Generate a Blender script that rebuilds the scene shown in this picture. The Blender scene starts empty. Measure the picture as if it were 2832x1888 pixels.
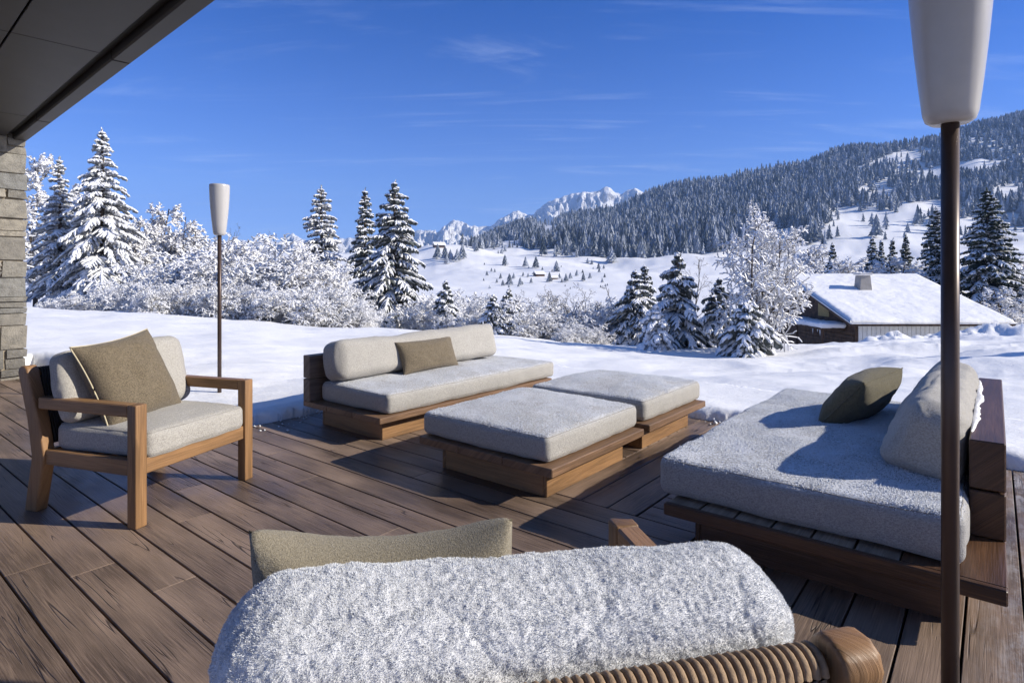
import bpy, bmesh, math, random
import numpy as np
from mathutils import Vector, Matrix

random.seed(7)
RNG = np.random.default_rng(7)
sc = bpy.context.scene
COL = sc.collection
R = math.radians

# ----------------------------------------------------------------- scene graph helpers
def tag(o, label=None, cat=None, group=None, kind=None):
    if label: o['label'] = label
    if cat: o['category'] = cat
    if group: o['group'] = group
    if kind: o['kind'] = kind
    return o

def thing(name, label, cat, loc=(0, 0, 0), rz=0.0, group=None):
    o = bpy.data.objects.new(name, None)
    o.empty_display_size = 0.2
    COL.objects.link(o)
    o.location = loc
    o.rotation_euler = (0, 0, rz)
    return tag(o, label, cat, group)

def link_mesh(name, me, parent=None, loc=None, rot=None):
    o = bpy.data.objects.new(name, me)
    COL.objects.link(o)
    if parent: o.parent = parent
    if loc is not None: o.location = loc
    if rot is not None: o.rotation_euler = rot
    return o

def np_mesh(name, verts, quads=None, tris=None, mats=(), qmat=None, tmat=None, smooth=True, uv=None):
    """mesh from numpy arrays"""
    me = bpy.data.meshes.new(name)
    verts = np.asarray(verts, dtype=np.float32)
    nq = 0 if quads is None else len(quads)
    nt = 0 if tris is None else len(tris)
    me.vertices.add(len(verts))
    me.vertices.foreach_set('co', verts.ravel())
    loops = []
    if nq: loops.append(np.asarray(quads, dtype=np.int32).ravel())
    if nt: loops.append(np.asarray(tris, dtype=np.int32).ravel())
    loops = np.concatenate(loops)
    me.loops.add(len(loops))
    me.loops.foreach_set('vertex_index', loops)
    me.polygons.add(nq + nt)
    starts = np.concatenate([np.arange(nq) * 4, nq * 4 + np.arange(nt) * 3]).astype(np.int32)
    me.polygons.foreach_set('loop_start', starts)
    mi = np.zeros(nq + nt, dtype=np.int32)
    if qmat is not None and nq: mi[:nq] = qmat
    if tmat is not None and nt: mi[nq:] = tmat
    for m in mats: me.materials.append(m)
    me.polygons.foreach_set('material_index', mi)
    me.polygons.foreach_set('use_smooth', np.full(nq + nt, smooth, dtype=bool))
    if uv is not None:
        l = me.uv_layers.new(name='UVMap')
        l.data.foreach_set('uv', np.asarray(uv, dtype=np.float32)[loops].ravel())
    me.update(calc_edges=True)
    return me

def copy_tree(o, parent=None):
    c = o.copy(); COL.objects.link(c)
    if parent: c.parent = parent
    for ch in list(o.children): copy_tree(ch, c)
    return c

# ----------------------------------------------------------------- numpy noise
def _hash(ix, iy, iz, seed):
    h = (ix * 374761393 + iy * 668265263 + iz * 2147483647 + seed * 1274126177) & 0xFFFFFFFF
    h = ((h ^ (h >> 13)) * 1274126177) & 0xFFFFFFFF
    h = ((h ^ (h >> 16)) * 2246822519) & 0xFFFFFFFF
    h = h ^ (h >> 15)
    return (h & 0xFFFFFF) / float(0xFFFFFF)

def vnoise(x, y, z=None, seed=0):
    x = np.asarray(x, dtype=np.float64); y = np.asarray(y, dtype=np.float64)
    z = np.zeros_like(x) if z is None else np.asarray(z, dtype=np.float64)
    ix = np.floor(x).astype(np.int64); iy = np.floor(y).astype(np.int64); iz = np.floor(z).astype(np.int64)
    fx, fy, fz = x - ix, y - iy, z - iz
    s = lambda t: t * t * t * (t * (t * 6 - 15) + 10)
    fx, fy, fz = s(fx), s(fy), s(fz)
    out = 0
    for dx in (0, 1):
        for dy in (0, 1):
            for dz in (0, 1):
                w = (fx if dx else 1 - fx) * (fy if dy else 1 - fy) * (fz if dz else 1 - fz)
                out = out + w * _hash(ix + dx, iy + dy, iz + dz, seed)
    return out * 2 - 1

def fbm(x, y, z=None, oct=4, seed=0, gain=.5):
    a, s, f = 1.0, 0, 1.0
    for i in range(oct):
        s = s + a * vnoise(np.asarray(x) * f, np.asarray(y) * f, None if z is None else np.asarray(z) * f, seed + i * 17)
        a *= gain; f *= 2.03
    return s

# ----------------------------------------------------------------- materials
def new_mat(name):
    m = bpy.data.materials.new(name); m.use_nodes = True
    nt = m.node_tree
    b = nt.nodes['Principled BSDF']
    return m, nt, b

class NB:
    def __init__(s, nt): s.nt = nt
    def n(s, typ, **kw):
        nd = s.nt.nodes.new(typ)
        for k, v in kw.items():
            if hasattr(nd, k): setattr(nd, k, v)
        return nd
    def l(s, a, b): s.nt.links.new(a, b)
    def noise(s, vec, scale, detail=3, rough=.55, dist=0.0):
        nd = s.n('ShaderNodeTexNoise')
        nd.inputs['Scale'].default_value = scale; nd.inputs['Detail'].default_value = detail
        nd.inputs['Roughness'].default_value = rough; nd.inputs['Distortion'].default_value = dist
        if vec is not None: s.l(vec, nd.inputs['Vector'])
        return nd.outputs['Fac']
    def ramp(s, fac, stops):
        nd = s.n('ShaderNodeValToRGB')
        e = nd.color_ramp.elements
        e[0].position, e[0].color = stops[0][0], (*stops[0][1], 1)
        e[1].position, e[1].color = stops[-1][0], (*stops[-1][1], 1)
        for p, c in stops[1:-1]:
            x = e.new(p); x.color = (*c, 1)
        s.l(fac, nd.inputs['Fac'])
        return nd.outputs['Color']
    def mix(s, fac, a, b, blend='MIX'):
        nd = s.n('ShaderNodeMix', data_type='RGBA', blend_type=blend)
        for sock, v in ((nd.inputs['Factor'], fac), (nd.inputs['A'], a), (nd.inputs['B'], b)):
            pass
        fi, ai, bi = nd.inputs[0], nd.inputs[6], nd.inputs[7]
        for sock, v in ((fi, fac), (ai, a), (bi, b)):
            if isinstance(v, (int, float)): sock.default_value = v
            elif isinstance(v, tuple): sock.default_value = (*v, 1)
            else: s.l(v, sock)
        return nd.outputs[2]
    def math(s, op, a, b=None, clamp=False):
        nd = s.n('ShaderNodeMath', operation=op); nd.use_clamp = clamp
        for i, v in enumerate((a, b)):
            if v is None: continue
            if isinstance(v, (int, float)): nd.inputs[i].default_value = v
            else: s.l(v, nd.inputs[i])
        return nd.outputs[0]
    def remap(s, v, a, b, c=0.0, d=1.0):
        nd = s.n('ShaderNodeMapRange'); nd.interpolation_type = 'SMOOTHSTEP'
        s.l(v, nd.inputs['Value'])
        for k, x in zip(('From Min', 'From Max', 'To Min', 'To Max'), (a, b, c, d)): nd.inputs[k].default_value = x
        return nd.outputs['Result']
    def bump(s, h, strength, dist, prev=None):
        nd = s.n('ShaderNodeBump'); nd.inputs['Strength'].default_value = strength; nd.inputs['Distance'].default_value = dist
        s.l(h, nd.inputs['Height'])
        if prev is not None: s.l(prev, nd.inputs['Normal'])
        return nd.outputs['Normal']
    def coord(s, which='Object'):
        return s.n('ShaderNodeTexCoord').outputs[which]
    def mapping(s, vec, scale):
        nd = s.n('ShaderNodeMapping'); nd.inputs['Scale'].default_value = scale; s.l(vec, nd.inputs['Vector'])
        return nd.outputs['Vector']
    def normal_z(s):
        g = s.n('ShaderNodeNewGeometry'); x = s.n('ShaderNodeSeparateXYZ'); s.l(g.outputs['Normal'], x.inputs[0])
        return x.outputs['Z']

def wood_mat(name, base, dark, rough=.55, grain=1.0, cracks=0.0, frost=None, vary=.25):
    """wood with its grain along U of the UV map (metres)"""
    m, nt, b = new_mat(name); k = NB(nt)
    uv = k.coord('UV')
    fine = k.noise(k.mapping(uv, (4.5 * grain, 170, 1)), 1, 5, .65, .5)
    wide = k.noise(k.mapping(uv, (1.3, 22, 1)), 1, 3, .6, .8)
    blotch = k.noise(k.mapping(uv, (1.1, 3.2, 1)), 1, 3, .5)
    c = k.mix(k.remap(fine, .3, .7), dark, base)
    c = k.mix(k.remap(wide, .40, .64, 0, .75), c, tuple(x * .42 for x in base))
    c = k.mix(k.remap(blotch, .35, .7, 0, vary), c, tuple(min(1, x * 1.6) for x in base))
    h = k.math('ADD', k.math('MULTIPLY', fine, .6), k.math('MULTIPLY', wide, .5))
    if cracks:
        cr = k.noise(k.mapping(uv, (.55, 15, 1)), 1, 2, .5, 1.2)
        line = k.remap(k.math('ABSOLUTE', k.math('SUBTRACT', cr, .5)), .0, .016, 1, 0)
        gate = k.remap(k.noise(k.mapping(uv, (.9, 4, 1)), 1.3, 2), .47, .58)
        line = k.math('MULTIPLY', line, gate)
        c = k.mix(k.math('MULTIPLY', line, cracks * .75), c, (.02, .014, .012))
        h = k.math('SUBTRACT', h, line)
    if frost is not None:
        fm = frost(k)
        c = k.mix(fm, c, (.78, .8, .85))
        h = k.math('ADD', h, k.math('MULTIPLY', fm, .6))
    if frost is not None:                                  # damp, darker stretches of the planking
        damp = k.remap(k.noise(k.mapping(k.coord('Object'), (.7, .45, 1)), 1.3, 4, .6), .46, .62)
        c = k.mix(k.math('MULTIPLY', damp, .5), c, k.mix(1.0, c, (.38, .36, .37), 'MULTIPLY'))
        k.l(k.remap(damp, 0, 1, rough, .33), b.inputs['Roughness'])
    else: b.inputs['Roughness'].default_value = rough
    k.l(c, b.inputs['Base Color'])
    b.inputs['Specular IOR Level'].default_value = .35
    k.l(k.bump(h, .6, .005), b.inputs['Normal'])
    return m

def fabric_mat(name, base, dark, snow=0.0, weave=520, snow_lo=.55, coarse=1.0, snow_edge=.12):
    m, nt, b = new_mat(name); k = NB(nt)
    co = k.coord('Object')
    w1 = k.noise(k.mapping(co, (1, .22, .5)), weave, 1, .5)
    w2 = k.noise(k.mapping(co, (.22, 1, .6)), weave, 1, .5)
    slub = k.noise(co, weave * .22 * coarse, 3, .7)
    big = k.noise(co, 5, 3, .5)
    h = k.math('ADD', k.math('ADD', w1, w2), slub)
    c = k.mix(k.remap(h, 1.15, 1.85), dark, base)
    c = k.mix(k.remap(big, .35, .7, 0, .22), c, tuple(x * .72 for x in base))
    nrm = k.bump(h, .55, .003 * coarse)
    if snow:
        up = k.remap(k.normal_z(), snow_lo, .98)
        g1 = k.noise(co, 95, 4, .75)
        g2 = k.noise(co, 4.0, 3, .55)
        mask = k.math('MULTIPLY', up, k.math('ADD', k.remap(g1, .5 - snow_edge - .05 * snow, .5 + snow_edge), k.remap(g2, .35, .7, -.25, .25)), True)
        mask = k.math('MULTIPLY', mask, snow, True)
        c = k.mix(mask, c, (.80, .82, .86))
        gb = k.noise(co, 150, 3, .7)
        nrm = k.bump(k.math('MULTIPLY', gb, k.math('ADD', mask, .12)), .9, .006, nrm)
    k.l(c, b.inputs['Base Color']); k.l(nrm, b.inputs['Normal'])
    b.inputs['Roughness'].default_value = .95
    b.inputs['Specular IOR Level'].default_value = .1
    b.inputs['Sheen Weight'].default_value = .15
    return m

def plain_mat(name, col, rough=.5, var=.15, scale=8, metallic=0, bump=0.0, bscale=60, spec=.4):
    m, nt, b = new_mat(name); k = NB(nt); co = k.coord('Object')
    n = k.noise(co, scale, 4, .6)
    k.l(k.mix(k.remap(n, .3, .7), tuple(x * (1 - var) for x in col), tuple(min(1, x * (1 + var)) for x in col)), b.inputs['Base Color'])
    b.inputs['Roughness'].default_value = rough; b.inputs['Metallic'].default_value = metallic
    b.inputs['Specular IOR Level'].default_value = spec
    if bump: k.l(k.bump(k.noise(co, bscale, 4, .65), bump, .01), b.inputs['Normal'])
    return m

def snow_mat(name, col=(.90, .895, .89), s1=1.6, s2=28, b1=.25, b2=.3, d1=.25, d2=.02):
    m, nt, b = new_mat(name); k = NB(nt); co = k.coord('Object')
    big = k.noise(k.mapping(co, (1, 1.6, 1)), s1, 4, .5)
    fine = k.noise(co, s2, 5, .7)
    n = k.bump(big, b1, d1)
    n = k.bump(fine, b2, d2, n)
    k.l(n, b.inputs['Normal'])
    k.l(k.mix(k.remap(fine, .35, .65), tuple(x * .97 for x in col), col), b.inputs['Base Color'])
    b.inputs['Roughness'].default_value = .6
    b.inputs['Specular IOR Level'].default_value = .25
    return m

SUN_EL, SUN_AZ = R(28), math.atan2(.9925, -.122)
M = {}
def deck_frost(k):
    p = k.n('ShaderNodeSeparateXYZ'); k.l(k.coord('Object'), p.inputs[0])
    side = k.remap(p.outputs['Y'], .12, -.25, 0, 1)            # the strip beyond the daybed keeps its frost
    side = k.math('MULTIPLY', side, k.remap(p.outputs['X'], .8, 2.4, .25, 1))
    n = k.noise(k.mapping(k.coord('Object'), (1.2, 3, 1)), 5, 5, .7)
    f = k.noise(k.coord('Object'), 120, 3, .7)
    m1 = k.math('MULTIPLY', side, k.remap(n, .42, .66, 0, .5))
    speck = k.remap(f, .71, .76, 0, .35)
    return k.math('ADD', m1, k.math('MULTIPLY', speck, .5), True)
M['deck'] = wood_mat('weathered_decking', (.262, .186, .134), (.075, .05, .037), .5, 1, 1.0, deck_frost, .55)
M['teak'] = wood_mat('honey_teak', (.33, .185, .085), (.2, .105, .045), .45, 1.2)
M['teak_worn'] = wood_mat('worn_teak', (.25, .145, .08), (.12, .068, .038), .5, 1.2)
M['teak_grey'] = wood_mat('silvered_teak', (.22, .16, .12), (.11, .078, .058), .55, 1.2)
M['teak_lit_tone'] = wood_mat('teak_in_sunlit_tone', (.42, .33, .24), (.26, .19, .13), .6, 1.2)  # sunlight put into the colour: daybed slats read as lit slivers
M['teak_dark'] = wood_mat('dark_oiled_teak', (.13, .066, .034), (.06, .03, .017), .38, 1.2)
LIN, LIND = (.50, .475, .43), (.29, .275, .25)
M['linen'] = fabric_mat('dry_linen', LIN, LIND)
M['linen_snow'] = fabric_mat('linen_dusted_with_snow', LIN, LIND, .8)
M['linen_frost'] = fabric_mat('linen_under_frost', (.47, .455, .43), (.27, .265, .26), 1.15, 420, .5, 1.5)
M['taupe'] = fabric_mat('taupe_wool', (.215, .175, .12), (.10, .08, .055), 0, 430, coarse=1.2)
M['taupe_pale'] = fabric_mat('pale_taupe_wool', (.34, .30, .225), (.19, .165, .12), 0, 1050, coarse=1.0)
M['olive'] = fabric_mat('olive_wool', (.17, .15, .095), (.085, .075, .05), 0, 430, coarse=1.2)
M['piping'] = plain_mat('cream_piping', (.55, .48, .33), .8)
M['cord'] = plain_mat('brown_cord', (.30, .205, .125), .7, .2, 90, bump=.3, bscale=400)
M['cord_shade_tone'] = plain_mat('brown_cord_in_shade_tone', (.02, .018, .017), .7, .2, 90)  # the brown cord with its backlit shade painted into the colour
M['snow'] = snow_mat('fresh_snow', s1=1.6, s2=34, b1=.22, b2=.4, d1=.2, d2=.02)
M['roof_snow'] = snow_mat('roof_snow', s1=.9, b1=.35, d1=.4)
M['far_snow'] = snow_mat('mountain_snow', s1=.004, s2=.05, b1=.6, d1=60, b2=.5, d2=6)
M['tree_snow'] = plain_mat('snow_on_branches', (.89, .89, .90), .7, .04, 3, bump=.3, bscale=25, spec=.2)
M['needles'] = plain_mat('spruce_needles', (.05, .065, .05), .7, .45, 4, spec=.2)
M['needles_mid'] = plain_mat('rimed_needles', (.12, .135, .135), .8, .5, 5, spec=.2)
M['needles_frost'] = plain_mat('frosted_needles', (.26, .275, .29), .8, .5, 5, spec=.2)
M['bark'] = plain_mat('dark_bark', (.075, .058, .046), .85, .3, 9, bump=.5)
M['bark_frost'] = plain_mat('frosted_bark', (.20, .18, .17), .85, .4, 9, bump=.5)
M['metal_brown'] = plain_mat('brown_lamp_pole', (.075, .05, .04), .35, .1, 6, .3)
M['soffit'] = plain_mat('grey_brown_soffit', (.036, .032, .03), .5, .08, 3, spec=.2)
M['soffit_gap'] = plain_mat('soffit_shadow_gap', (.015, .014, .014), .7)
M['mortar'] = plain_mat('sandy_mortar', (.30, .255, .19), .95, .2, 30, bump=.4)
M['plank'] = plain_mat('brown_weathered_planks', (.085, .05, .03), .8, .4, 3)
M['white_panel'] = plain_mat('pale_wall_panels', (.80, .79, .74), .7, .08, 3)
M['shutter'] = plain_mat('ochre_shutter', (.33, .24, .09), .7)
M['concrete'] = plain_mat('chimney_concrete', (.36, .33, .29), .85, .15, 2, bump=.3)
M['crystal'] = plain_mat('snow_crystals', (.76, .78, .81), .55, .03, 20, spec=.4)
M['seam'] = plain_mat('cushion_piping', (.30, .285, .26), .9)
M['icicle'] = plain_mat('pale_ice', (.75, .8, .88), .2)

def stone_mat():
    m, nt, b = new_mat('rough_grey_stone'); k = NB(nt); co = k.coord('Object')
    g = k.n('ShaderNodeNewGeometry')
    isl = g.outputs['Random Per Island']
    c = k.ramp(isl, [(0, (.19, .18, .16)), (.35, (.27, .25, .215)), (.7, (.36, .325, .265)), (1, (.23, .23, .22))])
    n = k.noise(co, 9, 6, .65); f = k.noise(co, 60, 4, .7)
    c = k.mix(k.remap(n, .35, .7, 0, .6), c, (.10, .095, .085))
    c = k.mix(k.remap(f, .55, .75, 0, .35), c, (.36, .35, .32))
    k.l(c, b.inputs['Base Color'])
    h = k.math('ADD', n, k.math('MULTIPLY', f, .5))
    k.l(k.bump(h, .8, .03), b.inputs['Normal'])
    b.inputs['Roughness'].default_value = .9
    return m
M['stone'] = stone_mat()

def shade_mat():
    m, nt, b = new_mat('white_lamp_shade'); k = NB(nt)
    k.l(k.mix(k.noise(k.coord('Object'), 30, 3), (.47, .455, .445), (.52, .505, .49)), b.inputs['Base Color'])
    b.inputs['Roughness'].default_value = .27
    b.inputs['Subsurface Weight'].default_value = .35
    b.inputs['Subsurface Radius'].default_value = (.05, .05, .05)
    b.inputs['Specular IOR Level'].default_value = .5
    return m
M['shade'] = shade_mat()

def forest_mat():
    m, nt, b = new_mat('frosted_forest'); k = NB(nt)
    g = k.n('ShaderNodeNewGeometry')
    n = k.noise(k.mapping(g.outputs['Position'], (1, 1, .05)), .16, 2, .7)
    f = k.noise(g.outputs['Position'], .9, 3, .7)
    c = k.mix(k.remap(n, .36, .66), (.04, .052, .06), (.40, .43, .48))
    frost = k.math('MULTIPLY', k.remap(k.normal_z(), .15, .8), k.remap(f, .38, .66))
    c = k.mix(k.math('MULTIPLY', frost, .6), c, (.62, .66, .74))
    k.l(c, b.inputs['Base Color']); b.inputs['Roughness'].default_value = .9
    b.inputs['Specular IOR Level'].default_value = .1
    return m
M['forest'] = forest_mat()

def mountain_mat():
    m, nt, b = new_mat('alpine_rock_and_snow'); k = NB(nt)
    g = k.n('ShaderNodeNewGeometry')
    n = k.noise(g.outputs['Position'], .012, 6, .7)
    f = k.noise(g.outputs['Position'], .06, 5, .7)
    rock = k.math('MULTIPLY', k.remap(k.normal_z(), .72, .5), k.remap(n, .46, .62))
    c = k.mix(k.math('MULTIPLY', rock, .85), (.92, .92, .93), (.2, .2, .22))
    k.l(c, b.inputs['Base Color'])
    k.l(k.bump(k.math('ADD', n, k.math('MULTIPLY', f, .3)), .9, 40), b.inputs['Normal'])
    b.inputs['Roughness'].default_value = .8; b.inputs['Specular IOR Level'].default_value = .1
    return m
M['mountain'] = mountain_mat()

# ----------------------------------------------------------------- box / prism builders with grain UVs
class Boxes:
    """chamfered boxes collected into one mesh; UV.x runs along the grain in metres"""
    def __init__(s): s.v = []; s.uv = []; s.q = []; s.t = []; s.qm = []; s.tm = []
    def add(s, lo, hi, grain=0, bev=.004, mat=0, xf=None):
        lo = np.array(lo, float); hi = np.array(hi, float)
        bev = min(bev, .45 * (hi - lo).min())
        base = len(s.v); idx = {}; off = (random.uniform(0, 40), random.uniform(0, 40))
        oth = [a for a in range(3) if a != grain]
        for sx in (0, 1):
            for sy in (0, 1):
                for sz in (0, 1):
                    sg = (sx, sy, sz)
                    for a in range(3):
                        p = [0, 0, 0]
                        for c in range(3):
                            e = hi[c] if sg[c] else lo[c]
                            p[c] = e if c == a else e + (-bev if sg[c] else bev)
                        idx[(sg, a)] = len(s.v)
                        s.uv.append((p[grain] + off[0], p[oth[0]] + p[oth[1]] + off[1]))
                        s.v.append(tuple(xf @ Vector(p)) if xf is not None else tuple(p))
        def sg_with(a, va, b, vb, c, vc):
            r = [0, 0, 0]; r[a] = va; r[b] = vb; r[c] = vc; return tuple(r)
        for a in range(3):
            b, c = (a + 1) % 3, (a + 2) % 3
            for va in (0, 1):
                f = [idx[(sg_with(a, va, b, i, c, j), a)] for i, j in ((0, 0), (1, 0), (1, 1), (0, 1))]
                s.q.append(f if va else f[::-1]); s.qm.append(mat)
        for a in range(3):                              # edges parallel to axis a
            b, c = (a + 1) % 3, (a + 2) % 3
            for vb in (0, 1):
                for vc in (0, 1):
                    p0, p1 = sg_with(a, 0, b, vb, c, vc), sg_with(a, 1, b, vb, c, vc)
                    f = [idx[(p0, b)], idx[(p1, b)], idx[(p1, c)], idx[(p0, c)]]
                    s.q.append(f if vb != vc else f[::-1]); s.qm.append(mat)
        for sx in (0, 1):
            for sy in (0, 1):
                for sz in (0, 1):
                    sg = (sx, sy, sz); f = [idx[(sg, 0)], idx[(sg, 1)], idx[(sg, 2)]]
                    s.t.append(f if (sx + sy + sz) % 2 else f[::-1]); s.tm.append(mat)
        return s
    def build(s, name, mats, parent=None, loc=None, rot=None):
        if not isinstance(mats, (list, tuple)): mats = [mats]
        me = np_mesh(name, s.v, s.q, s.t, mats, s.qm, s.tm, smooth=False, uv=s.uv)
        return link_mesh(name, me, parent, loc, rot)

def box(name, parent, lo, hi, grain, mat, bev=.005, rot=None, loc=None):
    return Boxes().add(lo, hi, grain, bev).build(name, mat, parent, loc, rot)

def prism(name, parent, profile, x0, x1, mat, bev=.006, seg=2, axis='x'):
    """profile: list of (y, z), extruded along x"""
    bm = bmesh.new()
    a = [bm.verts.new((x0, y, z)) for y, z in profile]
    b = [bm.verts.new((x1, y, z)) for y, z in profile]
    bm.faces.new(a); bm.faces.new(b[::-1])
    n = len(a)
    for i in range(n): bm.faces.new((a[i], b[i], b[(i + 1) % n], a[(i + 1) % n]))
    bmesh.ops.recalc_face_normals(bm, faces=bm.faces)
    bmesh.ops.bevel(bm, geom=list(bm.edges), offset=bev, segments=seg, profile=.6, affect='EDGES', clamp_overlap=True)
    uvl = bm.loops.layers.uv.new('UVMap')
    o0 = random.uniform(0, 30)
    for f in bm.faces:
        f.smooth = True
        for l in f.loops: l[uvl].uv = (l.vert.co.z + o0, l.vert.co.x + l.vert.co.y + o0)
    me = bpy.data.meshes.new(name); bm.to_mesh(me); bm.free()
    me.materials.append(mat)
    return link_mesh(name, me, parent)

def grid_coords(lo, hi, r, step):
    t = [0, .08, .22, .4, .62, .82, 1.0]
    n = max(2, int((hi - lo - 2 * r) / step))
    mid = np.linspace(lo + r, hi - r, n + 1)
    if step < r / 7:
        return np.linspace(lo, hi, int((hi - lo) / step))
    return np.concatenate([lo + r * np.array(t[:-1]), mid, hi - r * np.array(t[:-1])[::-1]])

def cushion_verts(size, r, step):
    """rounded box surface as quads: positions, outward normals, faces"""
    h = np.array(size) / 2
    V = []; F = []; base = 0
    for a in range(3):
        b, c = (a + 1) % 3, (a + 2) % 3
        gb = grid_coords(-h[b], h[b], r, step); gc = grid_coords(-h[c], h[c], r, step)
        for sg in (-1, 1):
            B, C = np.meshgrid(gb, gc, indexing='ij')
            P = np.zeros(B.shape + (3,)); P[..., a] = sg * h[a]; P[..., b] = B; P[..., c] = C
            nb, ncc = B.shape
            i = np.arange(nb * ncc).reshape(nb, ncc) + base
            q = np.stack([i[:-1, :-1], i[1:, :-1], i[1:, 1:], i[:-1, 1:]], -1).reshape(-1, 4)
            F.append(q if sg > 0 else q[:, ::-1])
            V.append(P.reshape(-1, 3)); base += nb * ncc
    V = np.concatenate(V); F = np.concatenate(F)
    key = np.round(V, 6)
    _, first, inv = np.unique(key, axis=0, return_index=True, return_inverse=True)
    inv = inv.ravel()
    V = V[first]; F = inv[F]
    Q = np.clip(V, -(h - r), h - r)
    N = V - Q
    N /= np.maximum(np.linalg.norm(N, axis=1, keepdims=True), 1e-9)
    return Q + r * N, N, F, h

def cushion(name, parent, lo, hi, mat, r=.035, puff=.02, step=.04, wrinkle=.004, seed=1, rot=None, bulge=.01, frost=0.0, sagx=0.0, grains=0, gsize=(.0011, .0026), gup=-2.0, taper=0.0, fuzz=0, seam=False):
    lo = np.array(lo, float); hi = np.array(hi, float); c = (lo + hi) / 2
    V, N, F, h = cushion_verts(hi - lo, r, step)
    loops = []; nv = len(V)
    if seam:                                             # piping round the upper and lower edge
        for sz in (1, -1):
            a_, b_ = h[0] - r, h[1] - r; q = []; nn = []
            cs = math.cos(R(48)); sn = math.sin(R(48))
            for cxs, cys, a0 in ((1, 1, 0), (-1, 1, 90), (-1, -1, 180), (1, -1, 270)):
                prev = q[-1] if q else None
                arc = [(cxs * a_, cys * b_, R(a0 + g)) for g in (0, 22, 45, 67, 90)]
                for ax_, ay_, g in arc:
                    n_ = np.array([math.cos(g) * cs, math.sin(g) * cs, sz * sn])
                    q.append(np.array([ax_, ay_, sz * (h[2] - r)]) + n_ * r); nn.append(n_)
            # straight runs subdivided
            Q = []; NN = []
            for i in range(len(q)):
                j = (i + 1) % len(q); d = np.linalg.norm(q[j] - q[i]); m_ = max(1, int(d / .05))
                for t_ in range(m_): Q.append(q[i] + (q[j] - q[i]) * t_ / m_); NN.append(nn[i])
            loops.append(np.arange(len(V), len(V) + len(Q)))
            V = np.concatenate([V, np.array(Q)]); N = np.concatenate([N, np.array(NN)])
    A = V / h
    if taper: V[:, 1] *= 1 - taper * np.clip(A[:, 2] * .5 + .5, 0, 1)
    for ax, amt in ((2, puff), (0, bulge), (1, bulge)):
        o1, o2 = [k for k in range(3) if k != ax]
        w = np.clip(1 - np.abs(A[:, o1]) ** 3, 0, 1) * np.clip(1 - np.abs(A[:, o2]) ** 3, 0, 1)
        V[:, ax] += np.sign(A[:, ax]) * np.abs(A[:, ax]) ** 2 * w * amt
    w = fbm(V[:, 0] * 3.1 + seed, V[:, 1] * 3.1, V[:, 2] * 3.1, 3, seed)
    cr = (1 - np.abs(fbm(V[:, 0] * 4.3 + seed, V[:, 1] * 6 + V[:, 0], V[:, 2] * 6, 2, seed + 7))) ** 6
    V += N * (w * wrinkle - cr * wrinkle * .55)[:, None]
    if sagx: V[:, 2] += sagx * np.sin(A[:, 0] * 2.2 + seed) * np.clip(A[:, 2], 0, 1)
    if frost:
        p = V
        warp = vnoise(p[:, 0] * 40, p[:, 1] * 40, p[:, 2] * 40, 5) * .006
        lump = fbm(p[:, 0] * 75 + warp * 60, p[:, 1] * 75, p[:, 2] * 75 + warp * 60, 3, 3, .65)
        big = fbm(p[:, 0] * 12, p[:, 1] * 12, p[:, 2] * 12, 2, 9)
        V += N * (frost * (.55 * np.clip(lump + .25, -.25, 1.2) + .5 * big) + frost * .5)[:, None]
    V_all = V; V = V[:nv]; N = N[:nv]
    me = np_mesh(name, V, F, None, [mat], smooth=True)
    o = link_mesh(name, me, parent, c, rot)
    if fuzz: frost_fuzz(o, V, N, F, fuzz, seed)
    if grains: snow_grains(o, V, N, F, grains, gsize, gup, seed)
    for lp in loops:
        tube('piping', [Vector(p) for p in V_all[lp]], .0026, M['seam'], o, closed=True, sides=6)
    return o

def frost_fuzz(par, V, N, F, count, seed):
    """short soft ice needles standing in tufts"""
    rg = np.random.default_rng(seed)
    a, b, c_, d = (V[F[:, i]] for i in range(4))
    area = np.linalg.norm(np.cross(c_ - a, d - b), axis=1)
    nz = N[F].mean(1); nz /= np.maximum(np.linalg.norm(nz, axis=1, keepdims=True), 1e-9)
    f = rg.choice(len(F), count, p=area / area.sum())
    u, v = rg.random(count)[:, None], rg.random(count)[:, None]
    P = (a[f] * (1 - u) + b[f] * u) * (1 - v) + (d[f] * (1 - u) + c_[f] * u) * v
    t = np.stack([fbm(P[:, 0] * 140 + 7 * i, P[:, 1] * 140, P[:, 2] * 140, 2, 50 + i) for i in range(3)], -1)
    n = nz[f]
    D = n + t * .5 + rg.normal(0, .34, (count, 3)); D /= np.linalg.norm(D, axis=1, keepdims=True)
    L = rg.uniform(.0016, .0042, count)[:, None] * (1 + .5 * np.clip(t[:, :1], -.6, .8))
    S = np.cross(D, rg.normal(size=(count, 3))); S /= np.maximum(np.linalg.norm(S, axis=1, keepdims=True), 1e-9)
    w = rg.uniform(.0003, .00075, count)[:, None]
    base = P - n * .0006
    VV = np.stack([base - S * w, base + S * w, base + D * L], 1).reshape(-1, 3)
    T = np.arange(count * 3).reshape(-1, 3)
    m = link_mesh('frost_needles', np_mesh('frost_needles', VV, None, T, [M['crystal']], smooth=False), par)
    m['kind'] = 'stuff'

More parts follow.
